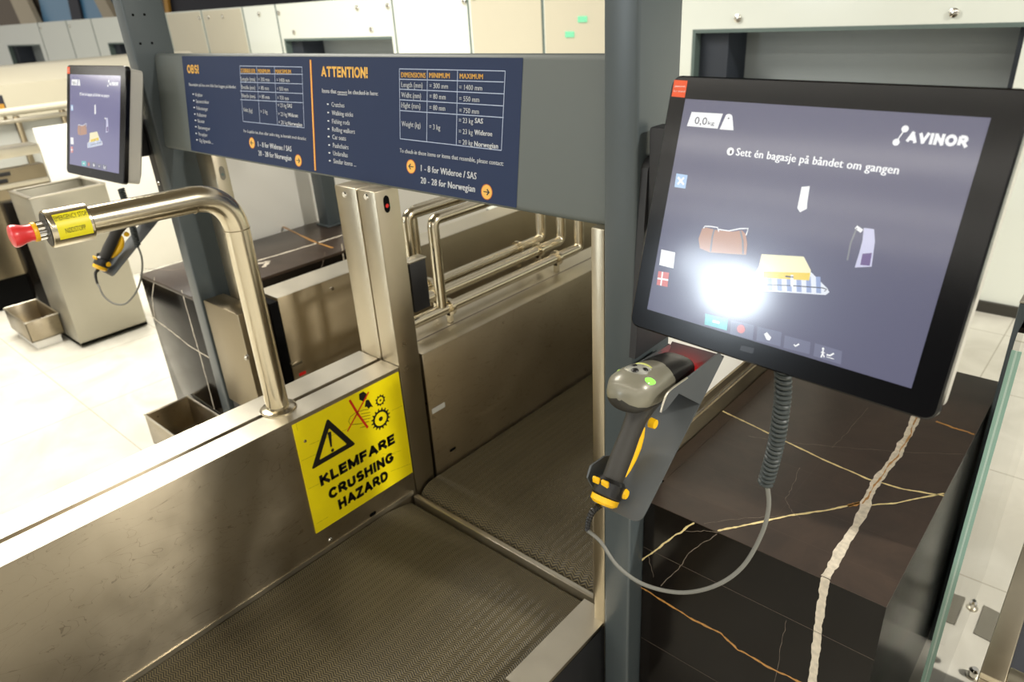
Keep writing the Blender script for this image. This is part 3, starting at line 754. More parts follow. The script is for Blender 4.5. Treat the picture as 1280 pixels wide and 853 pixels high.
# ---------------------------------------------------------------- yellow hazard sticker
def hazard():
    X = XL + .0022
    pl = Plane((X, .85, .576), (0, 1, 0), (0, 0, 1))
    t = thing('hazard_sticker', 'yellow crushing hazard warning sticker on the steel side wall', 'warning sticker', (X, .85, .576))
    y0, y1, z0, z1 = .686, 1.008, .418, .738
    mb = MB(); mb.box(XL + .0002, X, y0, y1, z0, z1); mb.build('backing', M['hazard_yellow'], t)
    K = Crop(340, 430, 3.413); h = .0005
    mb = MB()
    for s, x, y, xe, cap in (('KLEMFARE', 209, 610, 526, 50), ('CRUSHING', 246, 668, 521, 50), ('HAZARD', 288, 711, 497, 50)):
        mb = MB(); pblock(mb, pl, K, s, x, y, xe, cap, h, .3); mb.build('black_lettering', M['hazard_black'], t)
    mb = MB()
    o_ = [pl.uv(*K(*p)) for p in ((235, 318), (357, 428), (168, 538))]
    o_ = [np.array(p) for p in o_]; c = sum(o_) / 3
    inn = [c + (p - c) * .62 for p in o_]
    def rnd(tri, r):
        out = []
        for i in range(3):
            a, b, d = tri[i - 1], tri[i], tri[(i + 1) % 3]
            p0 = b + (a - b) / np.linalg.norm(a - b) * r; p2 = b + (d - b) / np.linalg.norm(d - b) * r
            out += [(1 - t_) ** 2 * p0 + 2 * t_ * (1 - t_) * b + t_ * t_ * p2 for t_ in np.linspace(0, 1, 6)]
        return out
    A_, B_ = rnd(o_, .008), rnd(inn, .004)
    n = len(A_)
    mb.add([pl.at(*p, h) for p in A_ + B_], [[i, (i + 1) % n, n + (i + 1) % n, n + i] for i in range(n)])
    ppoly(mb, pl, K, [(236, 378), (252, 374), (256, 438), (249, 441)], h)
    a, b = pl.uv(*K(258, 454)); mb.poly([pl.at(a + .0045 * math.cos(q), b + .0045 * math.sin(q), h) for q in np.linspace(0, 6.28, 16, endpoint=False)])
    mb.build('warning_triangle', M['hazard_black'], t)
    mb = MB()
    def gear(cx, cy, r0, teeth, rin, rhub):
        a, b = pl.uv(*K(cx, cy)); o1 = []; k = teeth * 8
        for i in range(k):
            q = 2 * math.pi * i / k; rr = r0 * (1.22 if (i % 8) in (1, 2, 3) else 1.0); o1.append((rr * math.cos(q), rr * math.sin(q)))
        i1 = [(rin * math.cos(2 * math.pi * i / k), rin * math.sin(2 * math.pi * i / k)) for i in range(k)]
        mb.add([pl.at(a + x, b + y, h) for x, y in o1 + i1], [[i, (i + 1) % k, k + (i + 1) % k, k + i] for i in range(k)])
        mb.poly([pl.at(a + rhub * math.cos(q), b + rhub * math.sin(q), h) for q in np.linspace(0, 6.28, 16, endpoint=False)])
    gear(464, 320, .0255, 16, .0195, .0065); gear(462, 241, .0135, 10, .0095, .003)
    mb.build('gear_symbol', M['hazard_black'], t)
    mb = MB()
    ppoly(mb, pl, K, [(371, 215), (388, 203), (402, 212), (403, 232), (390, 246), (372, 238)], h)
    ppoly(mb, pl, K, [(400, 240), (412, 238), (431, 270), (420, 268), (412, 278), (404, 268), (395, 270)], h)
    for pts in (((335, 310), (326, 330), (334, 345), (358, 343), (385, 340)), ((335, 310), (360, 292), (392, 282), (412, 280)), ((380, 300), (418, 292)), ((382, 312), (419, 304)), ((384, 324), (419, 317)), ((386, 338), (414, 331)), ((375, 358), (410, 350))):
        pline(mb, pl, K, pts, .0012, h)
    mb.build('hand_symbol', M['hazard_black'], t)
    mb = MB()
    pline(mb, pl, K, [(330, 240), (366, 300), (408, 358)], .006, .0008); pline(mb, pl, K, [(412, 205), (366, 290), (321, 374)], .004, .0008)
    mb.build('red_cross', M['hazard_red'], t)
    mb = MB()
    for pts in (((125, 500), (190, 470)), ((510, 285), (556, 264)), ((470, 470), (530, 470)), ((505, 545), (590, 512)), ((155, 620), (205, 595)), ((190, 768), (240, 738)), ((505, 470), (550, 455)), ((160, 430), (330, 360)), ((100, 335), (110, 372))):
        mb = MB(); pline(mb, pl, K, pts, .0007, .0004); mb.build('scratch_mark', M['scratch'], t)
    a, b = pl.uv(*K(142, 416)); mb = MB(); mb.tube([pl.at(a, b, 0), pl.at(a, b, .0012)], [.004, .003], 12); mb.build('rivet', M['steel_dark'], t)
hazard()

# ---------------------------------------------------------------- emergency stop stand
def estop():
    bx, by = -1.424, .700
    t = thing('emergency_stop_stand', 'bent steel tube stand with red emergency stop button, rising from the low wall', 'emergency stop', (bx, by, ZT + .0016))
    r_ = .0265; zt = 1.272
    tip = np.array([bx - .014, .40, zt + .006])
    mb = MB(); mb.tube(fillet([(bx, by, ZT + .005), (bx, by, zt), tip], .075, 10), r_, 28); mb.build('tube', M['tube'], t)
    mb = MB(); mb.tube([(bx, by, ZT + .0017), (bx, by, ZT + .005), (bx, by, ZT + .009)], [.043, .043, .037], 32); mb.build('flange', M['tube'], t)
    for p, d in (((bx, by, zt - .078), (0, 0, 1)), ((bx - .005, by - .078, zt), (0, 1, 0))):
        p = np.array(p); d = np.array(d) * .0012
        mb = MB(); mb.tube([p - d, p + d], r_ + .0006, 28); mb.build('weld_seam', M['steel_dark'], t)
    ax = tip - np.array([bx, by, zt]); ax /= np.linalg.norm(ax)
    # sleeve
    s0 = tip - ax * .032; s1 = tip + ax * .038
    mb = MB(); mb.tube([s0, s0 + ax * .002, s1 - ax * .003, s1], [.031, .034, .034, .0325], 36); mb.build('sleeve', M['tube'], t)
    # yellow label wrapped on the sleeve, viewer's side
    side = np.cross(np.array([0, 0, 1.]), ax); side /= np.linalg.norm(side)   # towards +X or -X
    if side[0] < 0: side = -side
    up = np.cross(ax, side); up = up if up[2] > 0 else -up
    mb = MB(); rr = .0344; lab0 = tip - ax * .026; lab1 = tip + ax * .029; k = 14
    A0, A1 = math.radians(-28), math.radians(52)
    def wrap(s_, q, h=0): return lab1 + (lab0 - lab1) * s_ + (side * math.cos(q) + up * math.sin(q)) * (rr + h)
    vs = [wrap(s_, A0 + (A1 - A0) * i / k) for s_ in (0, 1) for i in range(k + 1)]
    mb.add(vs, [[i, i + 1, k + 1 + i + 1, k + 1 + i] for i in range(k)]); mb.build('yellow_label', M['label_yellow'], t)
    mb = MB()
    for s_, qa, wd in (('EMERGENCY STOP', 30, .96), ('NØDSTOPP', -10, .6)):
        vs, fs = glyphs(s_, 0); x0 = min(v[0] for v in vs); x1 = max(v[0] for v in vs)
        st = (1 - wd) / 2
        mb.add([wrap(st + (v[0] - x0) / (x1 - x0) * wd, math.radians(qa) + v[1] / .73 * .0095 / rr, .0004) for v in vs], fs)
    mb.build('label_lettering', M['label_ink'], t)
    # collar, ring, button
    mb = MB(); mb.tube([s1, s1 + ax * .001], [.030, .030], 30); mb.build('end_plate', M['black'], t)
    c0 = s1 + ax * .001
    mb = MB(); ring = []
    n = 48
    for d, base in ((0, .0165), (.014, .0165)):
        ring.append([c0 + ax * d + (side * math.cos(2 * math.pi * i / n) + up * math.sin(2 * math.pi * i / n)) * (base if i % 4 < 2 else base - .0018) for i in range(n)])
    mb.loft(ring); mb.build('knurled_collar', M['chrome'], t)
    c1 = c0 + ax * .014
    mb = MB(); mb.tube([c1, c1 + ax * .002, c1 + ax * .007, c1 + ax * .0075], [.0165, .0175, .0172, .015], 30); mb.build('yellow_ring', M['yellow_ring'], t)
    c2 = c1 + ax * .007
    mb = MB()
    prof = [(0, .0150), (.006, .0146), (.014, .0160), (.022, .0190), (.028, .0200), (.0315, .0195), (.034, .0165), (.0352, .011), (.0356, .0045), (.0356, .001)]
    mb.tube([c2 + ax * d for d, _ in prof], [q for _, q in prof], 32); mb.build('red_button', M['red_plastic'], t)
estop()

# ---------------------------------------------------------------- dark marble counters
def jag(pts, amp, k=6, n=(0, 0, 1)):
    P = [np.array(p, float) for p in pts]; out = []
    n = np.array(n, float)
    for i in range(len(P) - 1):
        t = P[i + 1] - P[i]; q = np.cross(n, t); q /= np.linalg.norm(q) + 1e-9
        for j in range(k):
            out.append(P[i] + t * (j / k) + q * (random.uniform(-amp, amp) if (i or j) else 0))
    out.append(P[-1]); return out
def ragged(mb, pts, wd, n, mi, amp=.25, k=6, j=.0016):
    P = smooth_path(jag(pts, j, k, n), 4)
    f1, f2, f3 = random.uniform(.25, .45), random.uniform(.7, 1.1), random.uniform(1.6, 2.4)
    p1, p2, p3 = (random.uniform(0, 6) for _ in range(3))
    W_ = [wd * (1 + amp * (.6 * math.sin(f1 * i + p1) + .5 * math.sin(f2 * i + p2) + .35 * math.sin(f3 * i + p3)) + random.uniform(-.06, .06)) for i in range(len(P))]
    mb.ribbon(P, W_, np.array(n, float), mi)

def counter_near():
    x0, x1, y0, y1, h = -.606, -.142, .966, 1.842, .717
    t = thing('marble_counter', 'dark brown marble counter with white and gold veins under the big touchscreen', 'counter', ((x0 + x1) / 2, (y0 + y1) / 2, 0))
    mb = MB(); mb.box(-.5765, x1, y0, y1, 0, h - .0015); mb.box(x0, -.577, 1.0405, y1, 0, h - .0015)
    # front face veins
    Fp = Plane((x0, y0 - .0002, 0), (1, 0, 0), (0, 0, 1)); fn = Fp.n
    fp = lambda *pts: [Fp.hit(*p) for p in pts]
    ragged(mb, fp((1032, 723), (1024, 775), (1016, 853), (1008, 905)), .0135, fn, 1, .15, 6, .0008)
    ragged(mb, fp((789, 728), (830, 752), (860, 771), (900, 792), (922, 812), (958, 833), (1001, 853), (1040, 880)), .0045, fn, 2, .35, 5)
    ragged(mb, fp((789, 710), (820, 688), (846, 669), (868, 654)), .003, fn, 3, .35, 5)
    ragged(mb, fp((896, 668), (872, 684), (860, 694), (848, 712), (826, 733)), .0012, fn, 4, .3, 5)
    ragged(mb, fp((856, 664), (880, 664), (897, 666)), .001, fn, 4)
    ragged(mb, fp((810, 695), (817, 722)), .0009, fn, 4)
    ragged(mb, fp((983, 776), (976, 810), (968, 853)), .0006, fn, 4)
    for zz in (.60, .35): mb.ribbon([(x0 + .03, y0 - .0002, zz), (x1, y0 - .0002, zz)], [.0012] * 2, fn, 5)
    # right side
    Rp = Plane((x1 - .0003, y0, 0), (0, 1, 0), (0, 0, 1)); rn = Rp.n
    ragged(mb, [Rp.hit(*p) for p in ((1144, 690), (1134, 735), (1126, 790), (1122, 853))], .006, rn, 4, .3)
    ragged(mb, [Rp.hit(*p) for p in ((1196, 596), (1178, 650), (1160, 720), (1146, 780))], .007, rn, 4, .3)
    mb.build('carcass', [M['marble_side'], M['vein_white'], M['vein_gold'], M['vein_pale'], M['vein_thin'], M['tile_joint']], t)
    mb = MB(); mb.box(-.5765, x1, y0, y1, h - .0014, h); mb.box(x0, -.577, 1.0405, y1, h - .0014, h)
    n = np.array([0, 0, 1.]); z = h + .0004
    P = lambda *pts: [onZ(x, y, z) for x, y in pts]
    z = h + .0003
    for px_ in ((850, 565, 1135, 690), (835, 600, 1115, 732), (880, 535, 1160, 655), (915, 505, 1190, 592), (940, 480, 1204, 560)):
        a, b = onZ(px_[0], px_[1], z), onZ(px_[2], px_[3], z)
        yy = (a[1] + b[1]) / 2
        mb.ribbon([(-.575, yy, z), (x1 - .002, yy, z)], [.0008] * 2, n, 5)
    mb.ribbon([(-.36, y0 + .002, z), (-.36, y1, z)], [.0006] * 2, n, 5)
    z = h + .0005
    ragged(mb, P((903, 514), (930, 527), (980, 551), (1030, 575), (1085, 599), (1130, 612), (1180, 620)), .0042, n, 3, .3, 5, .0006)
    ragged(mb, P((897, 664), (930, 657), (985, 645), (1040, 637), (1078, 628)), .0042, n, 3, .3, 5, .0008)
    ragged(mb, P((1085, 632), (1120, 629), (1180, 617)), .0034, n, 3, .3, 5, .0006)
    ragged(mb, P((1060, 633), (1078, 628), (1090, 618)), .007, n, 2, .5, 4)
    ragged(mb, P((1170, 527), (1195, 536), (1218, 543)), .0055, n, 2, .25)
    z = h + .0007
    wv = P((1032, 722), (1050, 690), (1075, 648), (1088, 617), (1098, 598), (1118, 574), (1132, 548), (1146, 520), (1160, 495), (1172, 470))
    ragged(mb, wv, .0155, n, 1, .22, 3, .0013)
    z = h + .0009
    ragged(mb, P((1078, 630), (1090, 612), (1104, 592), (1122, 570), (1138, 542), (1146, 522)), .0026, n, 2, .7, 4, .0022)
    z = h + .0006
    ragged(mb, P((935, 545), (980, 553), (1060, 560), (1140, 566), (1205, 568)), .0009, n, 4, .4)
    ragged(mb, P((1000, 585), (990, 610), (982, 625), (990, 640), (1000, 648)), .0009, n, 4, .4)
    ragged(mb, P((880, 655), (930, 648), (985, 645)), .0008, n, 4, .4)
    ragged(mb, P((1085, 510), (1060, 540), (1040, 560)), .0007, n, 4, .4)
    mb.build('top_slab', [M['marble'], M['vein_white'], M['vein_gold'], M['vein_pale'], M['vein_thin'], M['tile_joint']], t)
counter_near()

def counter_left():
    x0, x1, y0, y1, h = -2.852, -2.385, .972, 1.845, .717
    t = thing('marble_counter', 'dark marble counter behind the left grey post, with a gold cross vein on top', 'counter', ((x0 + x1) / 2, (y0 + y1) / 2, 0))
    mb = MB(); mb.box(x0, x1, y0, y1, 0, h - .013, .001)
    Fp = Plane((x0, y0 - .0004, 0), (1, 0, 0), (0, 0, 1)); fn = Fp.n
    ragged(mb, [Fp.hit(*p) for p in ((227, 363), (240, 410), (253, 455), (268, 512))], .006, fn, 1, .3)
    ragged(mb, [Fp.hit(*p) for p in ((188, 395), (215, 415), (240, 435), (262, 448))], .005, fn, 1, .3)
    ragged(mb, [Fp.hit(*p) for p in ((193, 347), (190, 370), (193, 398))], .004, fn, 1, .3)
    Rp = Plane((x1 + .0004, y0, 0), (0, 1, 0), (0, 0, 1))
    ragged(mb, [Rp.hit(*p) for p in ((406, 315), (402, 335), (398, 350))], .003, Rp.n, 3, .3)
    ragged(mb, [Rp.hit(*p) for p in ((427, 305), (430, 325), (431, 345))], .006, Rp.n, 1, .3)
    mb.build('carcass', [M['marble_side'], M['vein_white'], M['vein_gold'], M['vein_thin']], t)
    mb = MB(); mb.box(x0 - .001, x1 + .001, y0 - .001, y1, h - .0125, h, .0015)
    n = np.array([0, 0, 1.]); z = h + .0005
    P = lambda *pts: [onZ(x, y, z) for x, y in pts]
    ragged(mb, P((322, 326), (350, 318), (390, 306), (428, 294)), .012, n, 1, .25, 4, .001)
    ragged(mb, P((353, 283), (375, 294), (395, 303), (416, 310)), .011, n, 2, .25, 4, .001)
    ragged(mb, P((180, 336), (215, 338), (248, 332)), .005, n, 3, .25, 4, .001)
    ragged(mb, P((322, 330), (336, 327), (330, 334)), .016, n, 1, .5)
    mb.build('top_slab', [M['marble'], M['vein_white'], M['vein_gold'], M['vein_thin']], t)
    t = thing('partition_panel', 'tall white partition panel along the back edge of the left marble counter', 'panel', (-2.93, 1.55, 0))
    mb = MB(); mb.box(-2.96, -2.925, 1.2, 3.0, 0, 1.32, .003); mb.build('sheet', M['white_panel'], t)
    # stub post on the counter
    p = onZ(402, 283, h)
    t = thing('counter_post', 'short grey post standing on the left marble counter by the white panel', 'post', (-2.77, 1.79, h))
    mb = MB(); mb.box(-2.80, -2.725, 1.77, 1.84, h + .0005, 1.28, .003); mb.build('column', M['post'], t)
    mb = MB(); mb.box(-2.81, -2.715, 1.76, 1.842, h + .0005, h + .006, .001); mb.build('base_plate', M['post'], t)
counter_left()

# ---------------------------------------------------------------- left lane steel parts
def left_lane():
    t = thing('side_wall', 'stained stainless side wall of the far lane, seen between the tube stand and uprights', 'side wall', (-2.13, 2.0, 0))
    mb = MB(); mb.box(-2.195, -2.07, 1.1, 3.6, 0, ZT, .004); mb.build('panel', M['steel_dark'], t)
    mb = MB(); mb.box(-2.195, -2.069, 1.1, 3.6, ZT, ZT + .0015); mb.build('top_cap', M['steel_top'], t)
    mb = MB(); mb.box(-2.19, -2.072, 1.07, 1.099, 0, ZT - .01); mb.build('gap_filler', M['black_gap'], t)
    for px_, py_ in ((365, 455), (415, 361)):
        p = onX(px_, py_, -2.07); mb = MB(); mb.tube([(-2.07, p[1], p[2]), (-2.066, p[1], p[2])], [.008, .006], 14); mb.build('bolt', M['chrome'], t)
    p = onX(371, 454, -2.069); mb = MB(); mb.box(-2.069, -2.064, p[1] - .02, p[1] + .02, p[2] - .007, p[2] + .007, .002); mb.build('latch', M['chrome'], t)
    p = onX(378, 467, -2.069); mb = MB(); mb.box(-2.069, -2.067, p[1] - .014, p[1] + .014, p[2] - .006, p[2] + .006, .0008); mb.build('red_tab', M['hazard_red'], t)
    # belt of that lane
    t = thing('conveyor_belt', 'far lane conveyor belt glimpsed past the tube rails', 'conveyor belt', (-1.79, 2.2, 0))
    mb = MB(); mb.box(-2.066, -1.52, 1.1, 3.6, .25, .357, .02); mb.build('belt', M['belt'], t)
    mb = MB(); mb.box(-2.06, -1.53, 1.15, 3.6, 0, .249); mb.build('belt_frame', M['steel_dark'], t)
    # end box
    t = thing('junction_box', 'tall stainless end box at the foot of the left grey post', 'steel box', (-2.13, .96, 0))
    mb = MB(); mb.box(-2.243, -2.02, .932, 1.005, .385, .762, .004); mb.build('cover', M['steel_dark'], t)
    mb = MB(); mb.box(-2.235, -2.03, .94, 1.005, 0, .384); mb.build('plinth', M['black'], t)
    p = onX(309, 447, -2.02); mb = MB(); mb.tube([(-2.02, p[1], p[2]), (-2.015, p[1], p[2])], [.01, .006], 14); mb.build('lock', M['chrome'], t)
    upright('steel_upright', 'stainless upright with grey oval sensor window, just right of the left grey post', -2.20, -2.102, 1.006, 1.05, 0, 1.26, M['steel'], (1.028, 1.175), None, 'recess_edge', 'floor_grey')
    # tray on the floor
    def tray(label, x0, x1, y0, y1, h, foot):
        t = thing('steel_tray', label, 'tray', ((x0 + x1) / 2, (y0 + y1) / 2, 0))
        mb = MB(); th = .005
        mb.box(x0, x1, y0, y1, foot, foot + th)
        mb.box(x0, x0 + th, y0, y1, foot, h, .001); mb.box(x1 - th, x1, y0, y1, foot, h, .001)
        mb.box(x0, x1, y0, y0 + th, foot, h, .001); mb.box(x0, x1, y1 - th, y1, foot, h, .001)
        mb.build('shell', M['steel_wall'], t)
        mb = MB(); mb.tube([(x0, y0, h), (x1, y0, h), (x1, y1, h), (x0, y1, h), (x0, y0, h)], .004, 8); mb.build('rim', M['steel_top'], t)
        mb = MB(); mb.box(x0 + .02, x1 - .02, y0 + .02, y1 - .02, 0, foot); mb.build('plinth', M['white_panel'], t)
        return t
    tray('low open steel tray on the floor at the foot of the left marble counter', -2.71, -2.345, .79, .966, .22, .09)
    p0, p1 = onZ(31, 406, .2), onZ(74, 388, .2)
    tray('low steel tray on the floor at far left, beside the tall steel bin', -4.72, -4.36, .845, 1.012, .17, .05)
    # open steel bin
    x0, x1, y0, y1, h = -4.50, -4.17, 1.02, 1.385, .83
    t = thing('steel_bin', 'tall open-topped grey steel bin at left under the small touchscreen', 'bin', ((x0 + x1) / 2, (y0 + y1) / 2, 0))
    mb = MB(); th = .012
    for a in ((x0, x0 + th, y0, y1), (x1 - th, x1, y0, y1), (x0 + th, x1 - th, y0, y0 + th), (x0 + th, x1 - th, y1 - th, y1)): mb.box(*a, .01, h, .001)
    mb.box(x0, x1, y0, y1, .01, .03); mb.build('body', plain('bin_grey_steel', (168, 164, 150), .4, .7, 0, .5, .03, 10), t)
    mb = MB()
    for a in ((x0 - .004, x0 + .02, y0 - .004, y1 + .004), (x1 - .02, x1 + .004, y0 - .004, y1 + .004), (x0, x1, y0 - .004, y0 + .02), (x0, x1, y1 - .02, y1 + .004)): mb.box(*a, h, h + .008, .002)
    mb.build('rim', M['steel_top'], t)
    mb = MB(); mb.box(x0 + .02, x1 - .02, y0 + .02, y1 - .02, 0, .01); mb.build('foot', M['black_gap'], t)
left_lane()

# ---------------------------------------------------------------- tube rails behind the uprights
def rails():
    for i, (x, z, ynear, yfar, top, yup, lab) in enumerate(((-1.44, .80, 1.14, 1.925, 1.068, 1.262, 'polished steel tube rail loop closest to the near belt, on the bright ledge'),
                                                (-1.515, .815, 1.16, 1.92, 1.078, 1.235, 'polished steel tube rail loop in the middle of the three'),
                                                (-1.59, .815, 1.2, 1.90, 1.058, 1.315, 'polished steel tube rail loop farthest from the near belt'))):
        t = thing('tube_rail', lab, 'rail', (x, 1.5, ZT + .0016), 'tube rails on the ledge')
        r_ = .017
        mb = MB(); mb.tube(fillet([(x, ynear, z), (x, yfar, z), (x, yfar, 1.20)], .02, 4), r_, 18); mb.build('lower_tube', M['tube'], t)
        mb = MB(); mb.tube(fillet([(x, yup, z + .012), (x, yup, top), (x, 3.2, top)], .02, 4), r_ * .95, 18); mb.build('upper_tube', M['tube'], t)
        for yy in (ynear + .15, yfar - .13):
            mb = MB(); mb.tube([(x, yy - .006, z), (x, yy + .006, z)], .026, 22)
            mb.build('collar', M['tube'], t)
            mb = MB(); mb.box(x - .008, x + .008, yy - .006, yy + .006, ZT + .0025, z - .016); mb.build('bracket', M['tube'], t)
rails()
t = thing('sensor_box', 'flat black box on the back of the stainless upright beside the tube rails', 'box', (-1.42, 1.16, .84))
mb = MB(); mb.box(-1.435, -1.405, 1.135, 1.192, .845, .985, .003); mb.build('case', M['black'], t)
mb = MB(); mb.box(-1.438, -1.402, 1.131, 1.194, .985, .992, .002); mb.build('steel_cap', M['steel_top'], t)
mb = MB(); mb.box(-1.43, -1.41, 1.087, 1.135, .87, .96, .002); mb.build('mounting_arm', M['steel_dark'], t)

# ---------------------------------------------------------------- touchscreens
MW, MH = .382, .322
def screen_plane(o, u, v): return Plane(o, u, v)
s_ = 1.067
TL = EYE + (np.array([-.445, .777, 1.510]) - EYE) * s_
BR = EYE + (np.array([-.096, .687, 1.214]) - EYE) * s_
U_ = np.array([.9972, -.0725, -.005]); V_ = np.array([.029, .247, .969])
PS = Plane((TL + BR) / 2, U_, V_)

def rrect(w_, h_, r, k=5):
    out = []
    for cx, cy, a0 in ((w_ / 2 - r, h_ / 2 - r, 0), (-w_ / 2 + r, h_ / 2 - r, 90), (-w_ / 2 + r, -h_ / 2 + r, 180), (w_ / 2 - r, -h_ / 2 + r, 270)):
        for i in range(k + 1):
            a = math.radians(a0 + 90 * i / k); out.append((cx + r * math.cos(a), cy + r * math.sin(a)))
    return out

def touchscreen(label):
    """modelled in its own axes (x right, y back, z up), origin in the middle of the front glass"""
    t = thing('touchscreen', label, 'touchscreen', (0, 0, 0))
    loc = lambda pts, y: [(x, y, z) for x, z in pts]
    mb = MB()
    mb.loft([loc(rrect(MW - .004, MH - .004, .011), 0), loc(rrect(MW, MH, .013), .002), loc(rrect(MW, MH, .013), .013), loc(rrect(MW - .006, MH - .006, .012), .015)])
    mb.build('bezel', M['black_gloss'], t)
    mb = MB()
    mb.loft([loc(rrect(MW - .008, MH - .008, .012), .0155), loc(rrect(MW - .008, MH - .008, .012), .048), loc(rrect(MW - .03, MH - .03, .02), .056), loc(rrect(MW - .12, MH - .12, .03), .075)])
    mb.build('housing', M['housing'], t)
    L = Plane((0, 0, 0), (1, 0, 0), (0, 0, 1))
    # map a photo pixel to local coordinates on the glass
    def q(crop, *pts, h=.0004):
        return [(lambda ab: (ab[0], -h, ab[1]))(PS.uv(*crop(*p))) for p in pts]
    S1 = Crop(780, 80, 1.854); S6 = Crop(820, 80, 5.332); S7 = Crop(780, 240, 4.264); S8 = Crop(1030, 120, 4.264)
    c4 = [PS.uv(*p) for p in ((858, 124), (1240, 147), (1138.7, 485.6), (808, 386.4))]
    xl, xr = (c4[0][0] + c4[3][0]) / 2, (c4[1][0] + c4[2][0]) / 2
    zt, zb = (c4[0][1] + c4[1][1]) / 2, (c4[2][1] + c4[3][1]) / 2
    mb = MB(); mb.add([(xl, -.0002, zb), (xr, -.0002, zb), (xr, -.0002, zt), (xl, -.0002, zt)], [(0, 1, 2, 3)])
    scr = mb.build('display', M['display'], t)
    def tx(mb, s, crop, cx, cy, cx1, cap, bold=0., mi=0, h=.0006):
        a, b = PS.uv(*crop(cx, cy)); wd = PS.fit_u(a, b, crop(cx1, cy)[0]); b2 = PS.uv(*crop(cx, cy - cap))[1]
        text(mb, s, L, a, b, wd, b2 - b, h, bold, mi)
    def seg(mb, crop, pts, wd, mi=0, h=.0005):
        mb.ribbon(q(crop, *pts, h=h), [wd] * len(pts), np.array([0, -1., 0]), mi)
    def disc(mb, crop, cx, cy, r, mi=0, h=.0005):
        a, b = PS.uv(*crop(cx, cy)); mb.poly([(a + r * math.cos(k), -h, b + r * math.sin(k)) for k in np.linspace(0, 2 * math.pi, 20, endpoint=False)], mi)
    P = lambda mb, crop, pts, mi=0, h=.0004: mb.poly(q(crop, *pts, h=h), mi)
    mb = MB(); a_, b_ = PS.uv(*S8(434, 249)); b2_ = PS.uv(*S8(450, 186))[1]
    block(mb, 'AVINOR', L, a_, b_, PS.fit_u(a_, b_, S8(760, 249)[0]), b2_ - b_, .0006, .31)
    disc(mb, S8, 433, 176, .0034); disc(mb, S8, 385, 247, .0034); seg(mb, S8, [(433, 176), (385, 247)], .0012)
    mb.build('airport_logo', M['scr_white'], scr)
    mb = MB(); tx(mb, 'Sett én bagasje på båndet om gangen', S1, 259, 212, 636, 19, .03); disc(mb, S1, 247, 203, .0046)
    mb.build('instruction_text', M['scr_white'], scr); mb = MB()
    P(mb, S1, [(412, 285), (431, 283), (425, 322), (424, 336), (408, 344), (402, 334)])
    mb.build('arrow_picture', M['scr_white'], scr)
    mb = MB(); tx(mb, '1', S1, 245, 208, 250, 9, .02, 0, .0008); mb.build('step_number', M['scr_ink'], scr)
    mb = MB(); P(mb, S6, [(239, 320), (447, 332), (411, 432), (207, 414)])
    P(mb, S6, [(425, 436), (462, 352), (468, 340), (478, 334), (494, 334), (506, 340), (511, 354), (518, 443)])
    mb.build('weight_badge', M['scr_white'], scr)
    mb = MB(); tx(mb, '0,0', S6, 257, 400, 338, 52, 0, 0, .0008); tx(mb, 'kg', S6, 347, 404, 390, 25, 0, 0, .0008); disc(mb, S6, 486, 363, .0009, 0, .0008)
    mb.build('weight_digits', M['scr_ink'], scr)
    mb = MB(); P(mb, Crop(720, 180, 7.106), [(893, 262), (993, 278), (973, 398), (876, 383)]); K = Crop(720, 180, 7.106)
    seg(mb, K, [(908, 296), (960, 362)], .0026, 1, .0006); seg(mb, K, [(962, 300), (904, 358)], .0026, 1, .0006)
    mb.build('close_icon', [M['scr_ice'], M['scr_white']], scr)
    # luggage pictures
    mb = MB()
    P(mb, S7, [(418, 195), (440, 190), (500, 205), (580, 212), (630, 205), (650, 225), (658, 280), (652, 335), (560, 330), (455, 322), (405, 300), (398, 250)], 0)
    seg(mb, S7, [(482, 200), (472, 240), (462, 320)], .0022, 1, .0006); seg(mb, S7, [(622, 208), (634, 260), (636, 332)], .0022, 1, .0006)
    seg(mb, S7, [(425, 195), (432, 183), (462, 184), (500, 190), (506, 212)], .0014, 2, .0006); seg(mb, S7, [(506, 200), (560, 208), (620, 196), (663, 195), (652, 232)], .0014, 2, .0006)
    mb.build('duffel_bag_picture', [M['scr_brown'], M['scr_grey'], M['scr_white']], scr)
    mb = MB()
    P(mb, S7, [(640, 450), (740, 440), (990, 420), (1085, 515), (1095, 535), (1075, 550), (735, 527), (630, 515)], 0)
    for k in range(8):
        x = 660 + k * 52
        P(mb, S7, [(x, 452), (x + 24, 452), (x + 28, 520 + k * 3), (x + 2, 518 + k * 3)], 1, .0006)
    seg(mb, S7, [(740, 494), (900, 500), (1060, 512), (1082, 520), (1070, 530)], .0011, 2, .0007)
    P(mb, S7, [(735, 332), (960, 345), (998, 418), (990, 470), (745, 458), (690, 450), (720, 400)], 3, .0008)
    P(mb, S7, [(745, 425), (994, 432), (988, 472), (745, 458)], 4, .0009)
    P(mb, S7, [(890, 442), (905, 444), (903, 505), (890, 502)], 5, .001); seg(mb, S7, [(862, 450), (905, 455)], .0018, 2, .001)
    mb.build('suitcase_picture', [M['scr_white2'], M['scr_check'], M['scr_ink'], M['scr_cream'], M['scr_yellow'], M['scr_white']], scr)
    mb = MB()
    P(mb, S1, [(556, 380), (580, 383), (582, 412), (574, 470), (535, 472), (545, 440), (553, 410)], 0)
    P(mb, S1, [(553, 440), (575, 438), (570, 468), (548, 466)], 1, .0006)
    seg(mb, S1, [(538, 378), (552, 388)], .004, 2, .0006); seg(mb, S1, [(540, 380), (526, 415), (518, 455)], .0018, 3, .0006)
    mb.build('backpack_picture', [M['scr_lilac'], M['scr_purple'], M['scr_white'], M['scr_grey']], scr)
    mb = MB(); P(mb, S1, [(87, 430), (119, 437), (115, 474), (82, 466)], 0); mb.build('flag_icon', [M['scr_white']], scr)
    mb = MB(); P(mb, S1, [(80, 480), (105, 484), (101, 517), (76, 512)], 0)
